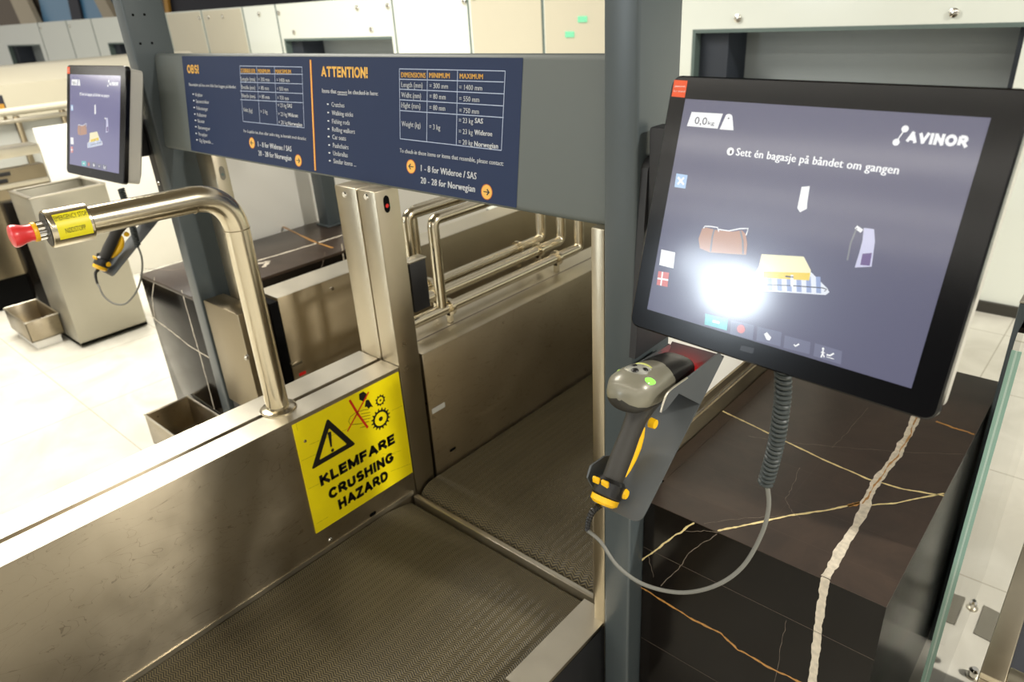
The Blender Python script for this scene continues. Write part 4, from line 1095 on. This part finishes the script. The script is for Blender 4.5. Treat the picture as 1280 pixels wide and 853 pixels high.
    seg(mb, S1, [(90, 482), (86, 514)], .0022, 1, .0006); seg(mb, S1, [(78, 497), (103, 501)], .0022, 1, .0006)
    mb.build('flag_icon', [M['scr_red'], M['scr_white']], scr)
    # bottom buttons
    for i, (pts, m_) in enumerate((([(189, 579), (241, 591), (239, 618), (187, 604)], 'scr_teal'), ([(248, 594), (302, 606), (299, 640), (246, 626)], 'scr_btn'), ([(310, 609), (366, 622), (363, 655), (307, 641)], 'scr_btn'), ([(373, 629), (433, 645), (430, 673), (370, 658)], 'scr_btn'), ([(443, 647), (506, 666), (503, 697), (439, 677)], 'scr_btn'))):
        mb = MB(); P(mb, S1, pts, 0); cx = sum(p[0] for p in pts) / 4; cy = sum(p[1] for p in pts) / 4
        if i == 1: disc(mb, S1, cx - 2, cy - 2, .0052, 1, .0007)
        if i == 2: P(mb, S1, [(325, 626), (332, 622), (342, 634), (338, 641), (331, 639)], 1, .0007)
        if i == 3: seg(mb, S1, [(cx - 7, cy - 1), (cx - 4, cy + 3), (cx + 5, cy - 2)], .0018, 1, .0007)
        if i == 4:
            disc(mb, S1, 462, 660, .0013, 1, .0007); seg(mb, S1, [(462, 663), (461, 671), (457, 680)], .0016, 1, .0007); seg(mb, S1, [(461, 671), (465, 680)], .0014, 1, .0007); seg(mb, S1, [(457, 668), (466, 670)], .001, 1, .0007)
            seg(mb, S1, [(470, 674), (478, 676), (487, 671)], .0018, 1, .0007); seg(mb, S1, [(470, 679), (487, 684)], .0008, 1, .0007)
        if i == 0: seg(mb, S1, [(cx - 8, cy - 2), (cx + 8, cy + 2)], .003, 1, .0007)
        mb.build('menu_button', [M[m_], M['scr_red'] if i == 1 else M['scr_white']], scr)
    mb = MB(); P(mb, S6, [(123, 106), (212, 112), (193, 225), (105, 217)], 0)
    mb.build('orange_sticker', plain('orange_sticker', (226, 84, 32), .4), t)
    mb = MB(); tx(mb, 'passion', S6, 128, 153, 194, 14, 0, 0, .0007); tx(mb, 'for travel', S6, 118, 186, 194, 14, .01, 0, .0007)
    mb.build('sticker_lettering', M['tile_text'], t)
    mb = MB(); P(mb, S1, [(272, 652), (302, 659), (299, 672), (269, 664)]); mb.build('sensor_window', plain('smoked_window', (30, 30, 34), .2), t)
    return t
def disp(name, rgb, s):
    m, nt, b = newmat(name)
    b.inputs['Base Color'].default_value = (.01, .01, .012, 1)
    b.inputs['Emission Color'].default_value = (*lin(rgb), 1); b.inputs['Emission Strength'].default_value = s
    b.inputs['Roughness'].default_value = .24
    b.inputs['Coat Weight'].default_value = 1.0; b.inputs['Coat Roughness'].default_value = .11
    return m
M['display'] = disp('display_glow', (94, 94, 118), 1.0)
for k, c in dict(white=(250, 250, 250), white2=(232, 236, 244), ink=(60, 62, 76), ice=(178, 208, 240), brown=(186, 140, 116), grey=(130, 130, 136), check=(150, 166, 206), cream=(250, 240, 196), yellow=(240, 208, 70), lilac=(206, 206, 232), purple=(112, 92, 142), red=(216, 120, 116), teal=(110, 196, 196), btn=(112, 114, 138)).items():
    M['scr_' + k] = disp('screen_' + k, c, 1.0)

def place(t, pl_o, u, n_back, v):
    t.matrix_world = Matrix(((u[0], n_back[0], v[0], pl_o[0]), (u[1], n_back[1], v[1], pl_o[1]), (u[2], n_back[2], v[2], pl_o[2]), (0, 0, 0, 1)))
ts = touchscreen('large black touchscreen in front of the centre grey post, asking for one bag')
ts2 = copy_tree(ts)
ts2['label'] = 'small distant touchscreen at upper left beside the left grey post'
for ch in ts2.children:
    if ch.name.startswith('display'):
        ch.data = ch.data.copy(); ch.data.materials[0] = disp('display_glow_bright', (118, 116, 158), 1.0)
place(ts, PS.o, PS.u, -PS.n, PS.v)
lc = EYE + (np.array([-2.343, .7985, 1.3435]) - EYE) * 1.012
u2 = np.array([.9985, .054, 0]); v2 = np.array([0, .30, .954]); v2 -= u2 * (u2 @ v2); v2 /= np.linalg.norm(v2); u2 /= np.linalg.norm(u2)
place(ts2, lc, u2, -np.cross(u2, v2), v2)

# wall bracket between post and touchscreen
def mount(label, dx, dy):
    t = thing('screen_bracket', label, 'bracket', (-.57 + dx, .96 + dy, 1.2))
    X = -.5775
    prof = [(.905, 1.05), (.93, 1.36)] + [(.955 + .025 * math.cos(a), 1.352 + .022 * math.sin(a)) for a in np.linspace(math.pi, 0, 9)] + [(1.02, 1.36), (1.03, 1.05)]
    mb = MB(); mb.prism([(X + dx, y + dy, z) for y, z in prof], (.012, 0, 0)); mb.build('side_plate', M['bracket'], t)
    mb = MB(); mb.tube([(X + .012 + dx, .953 + dy, 1.352), (X + .0135 + dx, .953 + dy, 1.352)], [.006, .005], 16); mb.build('screw', M['chrome'], t)
    b = np.array(PS.at(-.06, 0, -.078)) + np.array([dx, dy, 0])
    mb = MB(); mb.box(X + .012 + dx, b[0] + .1, .93 + dy, .965 + dy, 1.26, 1.42, .004); mb.build('arm', M['bracket'], t)
    return t
mount('dark bracket plate with one screw joining the centre grey post and big touchscreen', 0, 0)

# ---------------------------------------------------------------- scanner holder + scanner
def holder(label):
    t = thing('scanner_holder', label, 'holder', (-.5, .9, .95))
    x0, x1 = -.551, -.455
    B = np.array([0, .751, .864]); T = np.array([0, 1.0, 1.049])
    ld = (T - B) / np.linalg.norm(T - B); nd = np.array([0, -ld[2], ld[1]])
    Lg = np.linalg.norm(T - B)
    P = lambda x, l, h: np.array([x, 0, 0]) + B + ld * l + nd * h
    mb = MB(); r_ = .014
    out = [(x0 + r_ - r_ * math.cos(a), r_ - r_ * math.sin(a)) for a in np.linspace(0, math.pi / 2, 6)] + [(x1 - r_ + r_ * math.sin(a), r_ - r_ * math.cos(a)) for a in np.linspace(0, math.pi / 2, 6)] + [(x1, Lg), (x0, Lg)]
    mb.prism([P(x, l, 0) for x, l in out], nd * -.003); mb.build('back_plate', M['holder'], t)
    # side cheeks
    def cheek(name, x, pts, d):
        mb = MB(); mb.prism([P(x, l, h) for l, h in pts], (d, 0, 0)); return mb.build(name, M['holder'], t)
    def lh(px, py, x):
        p = onX(px, py, x); q = p - B - np.array([x, 0, 0]); return q @ ld, q @ nd
    tr = [lh(*p, x1) for p in ((892, 457), (860, 473), (838, 489), (831, 502), (827, 516))]
    cheek('side_cheek', x1 - .003, [(Lg - .005, 0), (Lg - .005, max(tr[0][1], .01))] + tr[1:] + [(tr[4][0] + .012, tr[4][1] - .01), (tr[3][0] + .03, tr[3][1] - .03 if tr[3][1] > .04 else .004), (tr[3][0] + .055, 0)], .003)
    tl = [lh(*p, x0) for p in ((833, 434), (810, 446), (784, 461))]
    cheek('side_cheek', x0, [(Lg - .01, 0), (Lg - .01, tl[0][1])] + tl[1:] + [(tl[2][0] + .02, 0)], .003)
    cheek('lower_cheek', x0, [(.016, 0), (.024, .042), (.042, .050), (.07, .026), (.085, 0)], .003)
    lip = [P(x1 - .0015, l, h_) for l, h_ in tr]
    mb = MB(); mb.tube(smooth_path(lip[1:], 5), .0017, 10); mb.build('bright_lip', M['steel_top'], t)
    mb = MB(); mb.box(-.577, -.551, .95, .985, 1.0, 1.03, .002); mb.build('fixing_lug', M['holder'], t)
    return t
def scanner(label):
    cx = -.512
    t = thing('barcode_scanner', label, 'scanner', (cx, .80, .95))
    def ring(c, d, rx, rz, n=28, sq=1.0):
        d = np.array([0, d[0], d[1]], float); d /= np.linalg.norm(d); xv = np.array([1., 0, 0]); zv = np.cross(d, xv)
        c = np.array([cx + (c[2] if len(c) > 2 else 0), c[0], c[1]])
        out = []
        for i in range(n):
            a = 2 * math.pi * i / n; ca, sa = math.cos(a), math.sin(a)
            ca = math.copysign(abs(ca) ** sq, ca); sa = math.copysign(abs(sa) ** sq, sa)
            out.append(c + xv * rx * ca + zv * rz * sa)
        return out
    h0, h1 = np.array([.742, .893]), np.array([.845, 1.018])
    hd = h1 - h0; hd = hd / np.linalg.norm(hd)
    H = lambda l: h0 + hd * l
    Lh = np.linalg.norm(h1 - h0)
    mb = MB(); mb.loft([ring(H(.018), hd, .0165, .0175), ring(H(.04), hd, .0165, .0185), ring(H(.075), hd, .0165, .0195), ring(H(.105), hd, .0155, .018), ring(H(.13), hd, .0165, .019), ring(H(.15), hd, .021, .023), ring(H(Lh + .008), hd, .028, .028)])
    g = mb.build('grip', M['scan_dark'], t)
    mb = MB()
    for l in (.048, .062, .077, .092, .106): mb.loft([ring(H(l), hd, .0171, .0202), ring(H(l + .001), hd, .0171, .0202)])
    mb.build('grip_groove', plain('groove_light', (150, 146, 136), .4), g)
    # trigger on the holder side
    tn = np.array([hd[1], -hd[0]])   # towards the plate
    mb = MB(); mb.loft([ring(tuple(H(l) + tn * o), hd, .0105, w_) for l, o, w_ in ((.040, .019, .004), (.052, .0255, .008), (.072, .0305, .011), (.092, .0315, .011), (.110, .0275, .009), (.124, .020, .004))])
    mb.build('trigger', M['scan_yellow'], t)
    mb = MB(); q = H(.135) + tn * .027
    mb.tube([(cx + .012, q[0], q[1]), (cx + .022, q[0], q[1])], [.0085, .0075], 18); mb.build('yellow_hook', M['scan_yellow'], t)
    # foot
    mb = MB(); mb.loft([ring(H(.0), hd, .020, .022), ring(H(.004), hd, .0235, .026), ring(H(.024), hd, .0235, .026), ring(H(.030), hd, .019, .021)]); mb.build('foot_collar', M['scan_black'], t)
    mb = MB(); mb.loft([ring(H(-.012), hd, .016, .018), ring(H(-.008), hd, .0215, .0235), ring(H(.0005), hd, .0220, .0240)]); mb.build('foot_cap', M['scan_yellow'], t)
    for s, l, hh in ((0.004, .012, .008), (-.012, .012, .008)):
        p = H(l + .008) - tn * .0265
        mb = MB(); mb.box(cx + s - .0065, cx + s + .0065, p[0] - .002, p[0] + .003, p[1] - .006, p[1] + .005, .0018); mb.build('yellow_inset', M['scan_yellow'], t)
    mb = MB(); p = H(.016) + tn * .012
    mb.tube([(cx + .0225, p[0], p[1]), (cx + .0262, p[0], p[1])], [.0085, .007], 18); mb.build('yellow_inset', M['scan_yellow'], t)
    # head
    b0, b1 = np.array([.782, 1.058]), np.array([.965, 1.030]); hv = (b1 - b0) / np.linalg.norm(b1 - b0)
    Bp = lambda l, o=0: b0 + hv * l + np.array([-hv[1], hv[0]]) * o
    mb = MB()
    secs = [(-.004, -.004, .004, .004), (-.001, -.004, .018, .016), (.006, -.003, .0295, .025), (.02, -.002, .0375, .0315), (.045, -.002, .0405, .034), (.07, -.002, .0395, .0325), (.09, -.001, .0365, .0295), (.102, 0, .0345, .0275)]
    mb.loft([ring(tuple(Bp(l, o)), hv, rx, rz, 32, .88) for l, o, rx, rz in secs])
    mid = [mb.v[4 * 32 + j] for j in range(32)]
    zc = sum(v[2] for v in mid) / 32
    DARK = {j for j in range(32) if (mid[j][2] + mid[(j + 1) % 32][2]) / 2 < zc - .014}
    for k in range(7 * 32):   # darker rubber underside below the seam
        if (k % 32) in DARK: mb.m[k] = 1
    mb.build('head_shell', [M['scan_grey'], M['scan_dark']], t)
    mb = MB()
    secs = [(.098, 0, .0338, .0268), (.11, 0, .0345, .0275), (.14, .0, .0345, .0262), (.165, 0, .0335, .0245), (.172, 0, .0305, .0215)]
    mb.loft([ring(tuple(Bp(l, o)), hv, rx, rz, 32, .72) for l, o, rx, rz in secs]); ns = mb.build('nose', M['scan_black'], t)
    mb = MB()
    up = np.array([-hv[1], hv[0]])
    for i in range(4):
        for j in range(3):
            if (i + j) % 2 == 0:
                c = Bp(.112 + .012 * j, .0272 - .0004 * j); x = cx - .018 + .012 * i
                mb.box(x - .0045, x + .0045, c[0] - .0045, c[0] + .0045, c[1] - .001, c[1] + .0012, .0006)
    mb.build('grip_pad', M['scan_dark'], ns)
    mb = MB(); c = Bp(.1725); mb.loft([ring(tuple(Bp(.1715)), hv, .026, .015, 24, .7), ring(tuple(Bp(.174)), hv, .026, .015, 24, .7)]); mb.build('scan_window', M['led_red'], t)
    # key panel on top of the head: silver bow with buttons and LED windows
    def bump(name, mat, x, l, rx, rl, lift, hh=.004, rot=0.0):
        mb = MB(); secs = []
        for k in range(6):
            f = math.cos(k / 5 * math.pi / 2); z_ = math.sin(k / 5 * math.pi / 2)
            secs.append([])
            for i in range(24):
                a = 2 * math.pi * i / 24; dx = rx * math.cos(a) * max(f, .05); dl = rl * math.sin(a) * max(f, .05)
                x_ = dx * math.cos(rot) - dl * math.sin(rot); l_ = dx * math.sin(rot) + dl * math.cos(rot)
                p = Bp(l + l_, lift + hh * z_ - 9.0 * (x + x_) ** 2 - (6.0 * max(0, .045 - (l + l_)) ** 2))
                secs[-1].append((cx + x + x_, p[0], p[1]))
        mb.loft(secs); return mb.build(name, mat, t)
    bump('key_panel', M['scan_silver'], -.001, .042, .0235, .0255, .0295, .0046)
    bump('scan_key', M['scan_black'], .002, .030, .0055, .0055, .0335, .0026)
    bump('scan_key', M['scan_black'], -.008, .044, .0045, .0055, .0335, .0022)
    bump('scan_key', M['scan_black'], .011, .045, .0045, .0050, .0330, .0022)
    bump('status_light', M['led_green'], .0265, .030, .0062, .0125, .0292, .0034, -.5)
    bump('status_light', plain('dull_led', (150, 190, 70), .3), -.0265, .030, .0030, .0105, .0290, .003, .5)
    bump('status_light', plain('dull_led_bar', (190, 196, 110), .3), -.002, .062, .0150, .0026, .0315, .0026)
    # strain relief
    p0 = H(-.010); path = [np.array([cx - .004, *(p0 - hd * .004)]), np.array([cx - .012, *(p0 - hd * .018)]), np.array([cx - .019, p0[0] - .014, p0[1] - .036]), np.array([cx - .021, p0[0] - .014, p0[1] - .055])]
    path = smooth_path(path, 8); mb = MB(); n = len(path)
    mb.tube(path, [(.0062 if i % 2 else .0048) - .0018 * i / n for i in range(n)], 14); mb.build('strain_relief', M['scan_black'], t)
    return t, path[-1]
hd_near = holder('grey sheet metal scanner holder below the big touchscreen')
sc_near, cable_end = scanner('dark barcode scanner with yellow trigger lying in the grey holder by the marble counter')

def scanner_cable(label, end):
    t = thing('scanner_cable', label, 'cable', (-.28, .80, .95))
    top = onY(979, 462, .80); bot = onY(957, 604, .80); a = onY(978, 500, .80)
    core = smooth_path([top + np.array([0, 0, .012]), top, a, onY(970, 555, .80), bot], 30)
    n = len(core); L = 0; cum = [0]
    for i in range(1, n): L += np.linalg.norm(core[i] - core[i - 1]); cum.append(L)
    turns = 27; pts = []
    for k in range(turns * 12 + 1):
        s = k / (turns * 12) * L; i = min(np.searchsorted(cum, s), n - 1); i = max(i, 1)
        f = (s - cum[i - 1]) / (cum[i] - cum[i - 1] + 1e-9); c = core[i - 1] + (core[i] - core[i - 1]) * f
        ang = 2 * math.pi * k / 12; rr = .0082
        pts.append(c + np.array([rr * math.cos(ang), rr * math.sin(ang), 0]))
    mb = MB(); mb.tube(pts, .0031, 8); mb.tube(core, .0066, 12); mb.build('coil', M['coil'], t)
    pth = smooth_path([bot + np.array([0, 0, .006]), onY(961, 632, .80), onY(952, 668, .79), onY(928, 709, .77), onY(893, 733, .75), onY(850, 741, .735), onY(805, 731, .72), onY(772, 708, .71), onY(751, 678, .715), end], 10)
    mb = MB(); mb.tube(pth, .0031, 12); mb.build('straight_cord', M['rubber_grey'], t)
    return t
cable_near = scanner_cable('coiled dark cable and grey loop running from the big touchscreen to the scanner', cable_end)

# the same set at the left touchscreen
dv = Vector((lc[0] - PS.o[0] - .03, lc[1] - PS.o[1] + .01, -.04))
def shift(o, d):
    o.matrix_world = Matrix.Translation(d) @ o.matrix_world
for src, lab in ((hd_near, 'grey scanner holder under the small left touchscreen'), (sc_near, 'far barcode scanner with yellow grip, seen behind the emergency stop tube'), (cable_near, 'thin black scanner cable looping below the small left touchscreen')):
    c = copy_tree(src); c['label'] = lab; c.location = Vector(c.location) + dv
t = thing('screen_bracket', 'dark bracket plate on the left grey post, behind the small touchscreen', 'bracket', (-2.36, .95, 1.1))
mb = MB(); mb.box(-2.395, -2.3185, .945, .955, 1.055, 1.36, .003); mb.build('side_plate', M['bracket'], t)
mb = MB(); mb.box(-2.44, -2.37, .90, .9445, 1.22, 1.33, .004); mb.build('arm', M['bracket'], t)
mb = MB(); mb.tube([(-2.375, .945, 1.13), (-2.375, .943, 1.13)], [.006, .005], 14); mb.build('screw', M['chrome'], t)

# ---------------------------------------------------------------- glass, dark end post, kiosk
def right_side():
    gx, y0, y1, zt = -.088, 1.145, 2.05, 1.125
    t = thing('glass_screen', 'clear glass pane with green edge standing right of the marble counter', 'glass pane', (gx, 1.6, 0))
    c = .02
    prof = [(y0, 0.002), (y1, 0.002), (y1, zt), (y0 + c, zt), (y0, zt - c)]
    mb = MB(); mb.prism([(gx, y, z) for y, z in prof], (.0125, 0, 0)); mb.build('pane', M['glass'], t)
    for d in (0, .0075):
        mb = MB(); mb.prism([(gx + d, y0 - .0006, .002), (gx + d + .005, y0 - .0006, .002), (gx + d + .005, y0 - .0006, zt - c), (gx + d, y0 - .0006, zt - c)], (0, .0005, 0)); mb.build('ground_edge', M['glass_edge'], t)
    mb = MB(); mb.prism([(gx + .0052, y0 - .0006, .002), (gx + .0073, y0 - .0006, .002), (gx + .0073, y0 - .0006, zt - c), (gx + .0052, y0 - .0006, zt - c)], (0, .0005, 0)); mb.build('edge_interlayer', M['glass_core'], t)
    for (px_, py_), lb in zip(((1214, 760), (1216, 846)), ('round steel floor stud between the two grey painted floor reflections', 'small steel floor bolt beside the kiosk corner')):
        p = onZ(px_, py_, 0.0); st = thing('floor_stud', lb, 'stud', p)
        mb = MB(); mb.tube([p + np.array([0, 0, .0005]), p + np.array([0, 0, .022]), p + np.array([0, 0, .028])], [.012, .012, .007], 18); mb.build('pin', M['chrome'], st)
        mb = MB(); mb.tube([p + np.array([0, 0, .0003]), p + np.array([0, 0, .004])], [.017, .016], 18); mb.build('washer', M['steel_top'], st)
    # dark post at the counter end
    t = thing('end_post', 'black grey end post at the far right corner of the marble counter', 'post', (-.15, 1.85, 0))
    mb = MB(); mb.box(-.139, -.112, 1.70, 2.25, 0, .97, .003); mb.build('column', M['post'], t)
    mb = MB(); mb.box(-.1395, -.1115, 1.70, 2.25, .971, .976, .001); mb.build('cap', M['steel_top'], t)
    # kiosk
    z = .72
    p = onZ(1225, 840, z)
    t = thing('kiosk', 'corner of a steel framed kiosk with dark panel at the bottom right', 'kiosk', (p[0] + .3, p[1] + .4, 0))
    x0, y0 = p[0], p[1]
    mb = MB()
    mb.box(x0, x0 + .6, y0, y0 + .7, .05, z - .012, .003); mb.build('body', M['steel_dark'], t)
    mb = MB()
    for a in ((x0, x0 + .03, y0, y0 + .7), (x0 + .03, x0 + .6, y0, y0 + .035), (x0 + .03, x0 + .6, y0 + .665, y0 + .7), (x0 + .57, x0 + .6, y0 + .035, y0 + .665)): mb.box(*a, z - .012, z, .002)
    mb.build('frame', M['steel'], t)
    mb = MB(); mb.box(x0 + .03, x0 + .57, y0 + .035, y0 + .665, z - .012, z - .004); mb.build('dark_panel', M['kiosk_dark'], t)
    mb = MB(); mb.box(x0 + .03, x0 + .57, y0 + .03, y0 + .67, 0, .05); mb.build('plinth', M['black_gap'], t)
    for k, pts in enumerate((((1192, 743), (1204, 749), (1194, 784), (1180, 777)), ((1230, 757), (1250, 767), (1238, 803), (1217, 792)))):  # thin grey slabs stand in for reflections on the floor
        mb = MB(); mb.prism([onZ(*q, .001) for q in pts], (0, 0, .001)); o = mb.build('painted_floor_reflection', M['floor_grey'])
        tag(o, ('small grey painted floor reflection left of the glass stud', 'larger grey painted floor reflection right of the glass stud')[k], 'painted reflection')
right_side()

# ---------------------------------------------------------------- far left lanes
def far_left():
    X = -5.2
    t = thing('partition_panel', 'white partition panel at far left, left of the small touchscreen', 'panel', (X, 2.1, 0))
    a, b = onX(42, 161, X), onX(66, 240, X)
    mb = MB(); mb.box(X - .03, X, a[1], 3.0, 0, a[2], .003); mb.build('sheet', M['white_panel'], t)
    y1 = a[1] - .005
    t = thing('side_wall', 'stainless side wall of the most distant lane, ending at the far white panel', 'side wall', (X, .6, 0))
    zs = [onX(0, y, X)[2] for y in (187, 200, 214, 232, 262)]
    mb = MB(); mb.box(X - .1, X - .012, -.8, y1, .2, zs[2], .003); mb.build('upper_panel', M['steel_dark'], t)
    mb = MB(); mb.box(X - .16, X, -.8, y1, zs[1], zs[0], .004); mb.build('top_cap', M['steel_top'], t)
    mb = MB(); mb.box(X - .1, X - .004, -.8, y1, zs[3] - .03, zs[3], .004); mb.build('middle_rail', M['steel_top'], t)
    mb = MB(); mb.box(X - .1, X - .008, -.8, y1, zs[4], zs[3] - .03, .004); mb.build('lower_panel', M['steel_dark'], t)
    mb = MB(); mb.box(X - .1, X - .05, -.8, y1, 0, zs[4] - .001); mb.build('black_plinth', M['black_gap'], t)
    for px_, py_ in ((6, 218), (3, 227)):
        p = onX(px_, py_, X - .008); mb = MB(); mb.box(X - .009, X - .004, p[1] - .03, p[1] + .03, p[2] - .012, p[2] + .012, .003); mb.build('dark_clip', M['black'], t)
    # black marble counter end
    t = thing('end_post', 'black upright slab at far left, standing between the steel tray and tall steel bin', 'post', (-4.97, 1.15, 0))
    mb = MB(); mb.box(-5.02, -4.93, 1.07, 1.2, 0, .70, .004); mb.build('column', M['marble_side'], t)
    mb = MB(); mb.box(-5.03, -4.92, 1.06, 1.21, 0, .012, .002); mb.build('base_plate', M['black'], t)
    # rail frame with glass
    X2 = -6.0
    t = thing('guard_rail', 'cream tube guard rail with clear panels at far left', 'rail', (X2, .8, .4))
    p0, p1 = onX(-40, 147, X2), onX(81, 131, X2)
    q0, q1 = onX(0, 195, X2), onX(80, 182, X2)
    yb = p1[1] + .12
    mb = MB(); mb.tube([(X2, p0[1], p1[2]), (X2, yb, p1[2])], .026, 16); mb.build('top_rail', M['cream_panel'], t)
    mb = MB(); mb.box(X2 - .02, X2 + .02, p0[1], yb, p1[2] - .075, p1[2] - .045, .004); mb.build('second_rail', M['steel_top'], t)
    for px_ in (18, 78):
        yy = onX(px_, 140, X2)[1]; mb = MB(); mb.box(X2 - .018, X2 + .018, yy - .018, yy + .018, 0, p1[2] - .03, .004); mb.build('rail_post', M['steel_dark'], t)
    mb = MB(); mb.box(X2 - .03, X2 - .022, p0[1], yb, .0, p1[2] - .08); mb.build('clear_panel', plain('frosted_panel', (190, 192, 186), .25), t)
    # white conveyor cover behind
    X3 = -7.2
    t = thing('conveyor_cover', 'long white conveyor cover running in front of the white back wall', 'cover', (X3, 1.8, 0))
    z0, z1 = onX(0, 88, X3)[2], onX(0, 107, X3)[2]
    mb = MB(); mb.prism([(X3, -2, 0), (X3, -2, z1), (X3 - .25, -2, z0), (X3 - 1.0, -2, z0), (X3 - 1.0, -2, 0)], (0, 5.6, 0)); mb.build('shell', M['cream_panel'], t)
    mb = MB(); mb.box(X3 - .004, X3 + .012, -2, 3.6, z1 - .3, z1 - .27, .002); mb.build('seam', M['housing'], t)
    t = thing('info_placard', 'small dark placard with yellow mark behind the cream rail at far left edge', 'placard', onX(4, 133, -6.3))
    p, q = onX(-8, 122, -6.3), onX(8, 136, -6.3)
    mb = MB(); mb.box(-6.31, -6.29, p[1], q[1], q[2] - .03, p[2] + .01, .002); mb.build('plate', M['hall_dark'], t)
    m_ = onX(1, 132, -6.29); mb = MB(); mb.box(-6.29, -6.288, m_[1] - .02, m_[1] + .02, m_[2] - .03, m_[2] + .01); mb.build('yellow_mark', M['hall_amber'], t)
    mb = MB(); mb.box(-6.307, -6.293, (p[1] + q[1]) / 2 - .01, (p[1] + q[1]) / 2 + .01, 0, q[2] - .03); mb.build('stem', M['steel_dark'], t)
far_left()
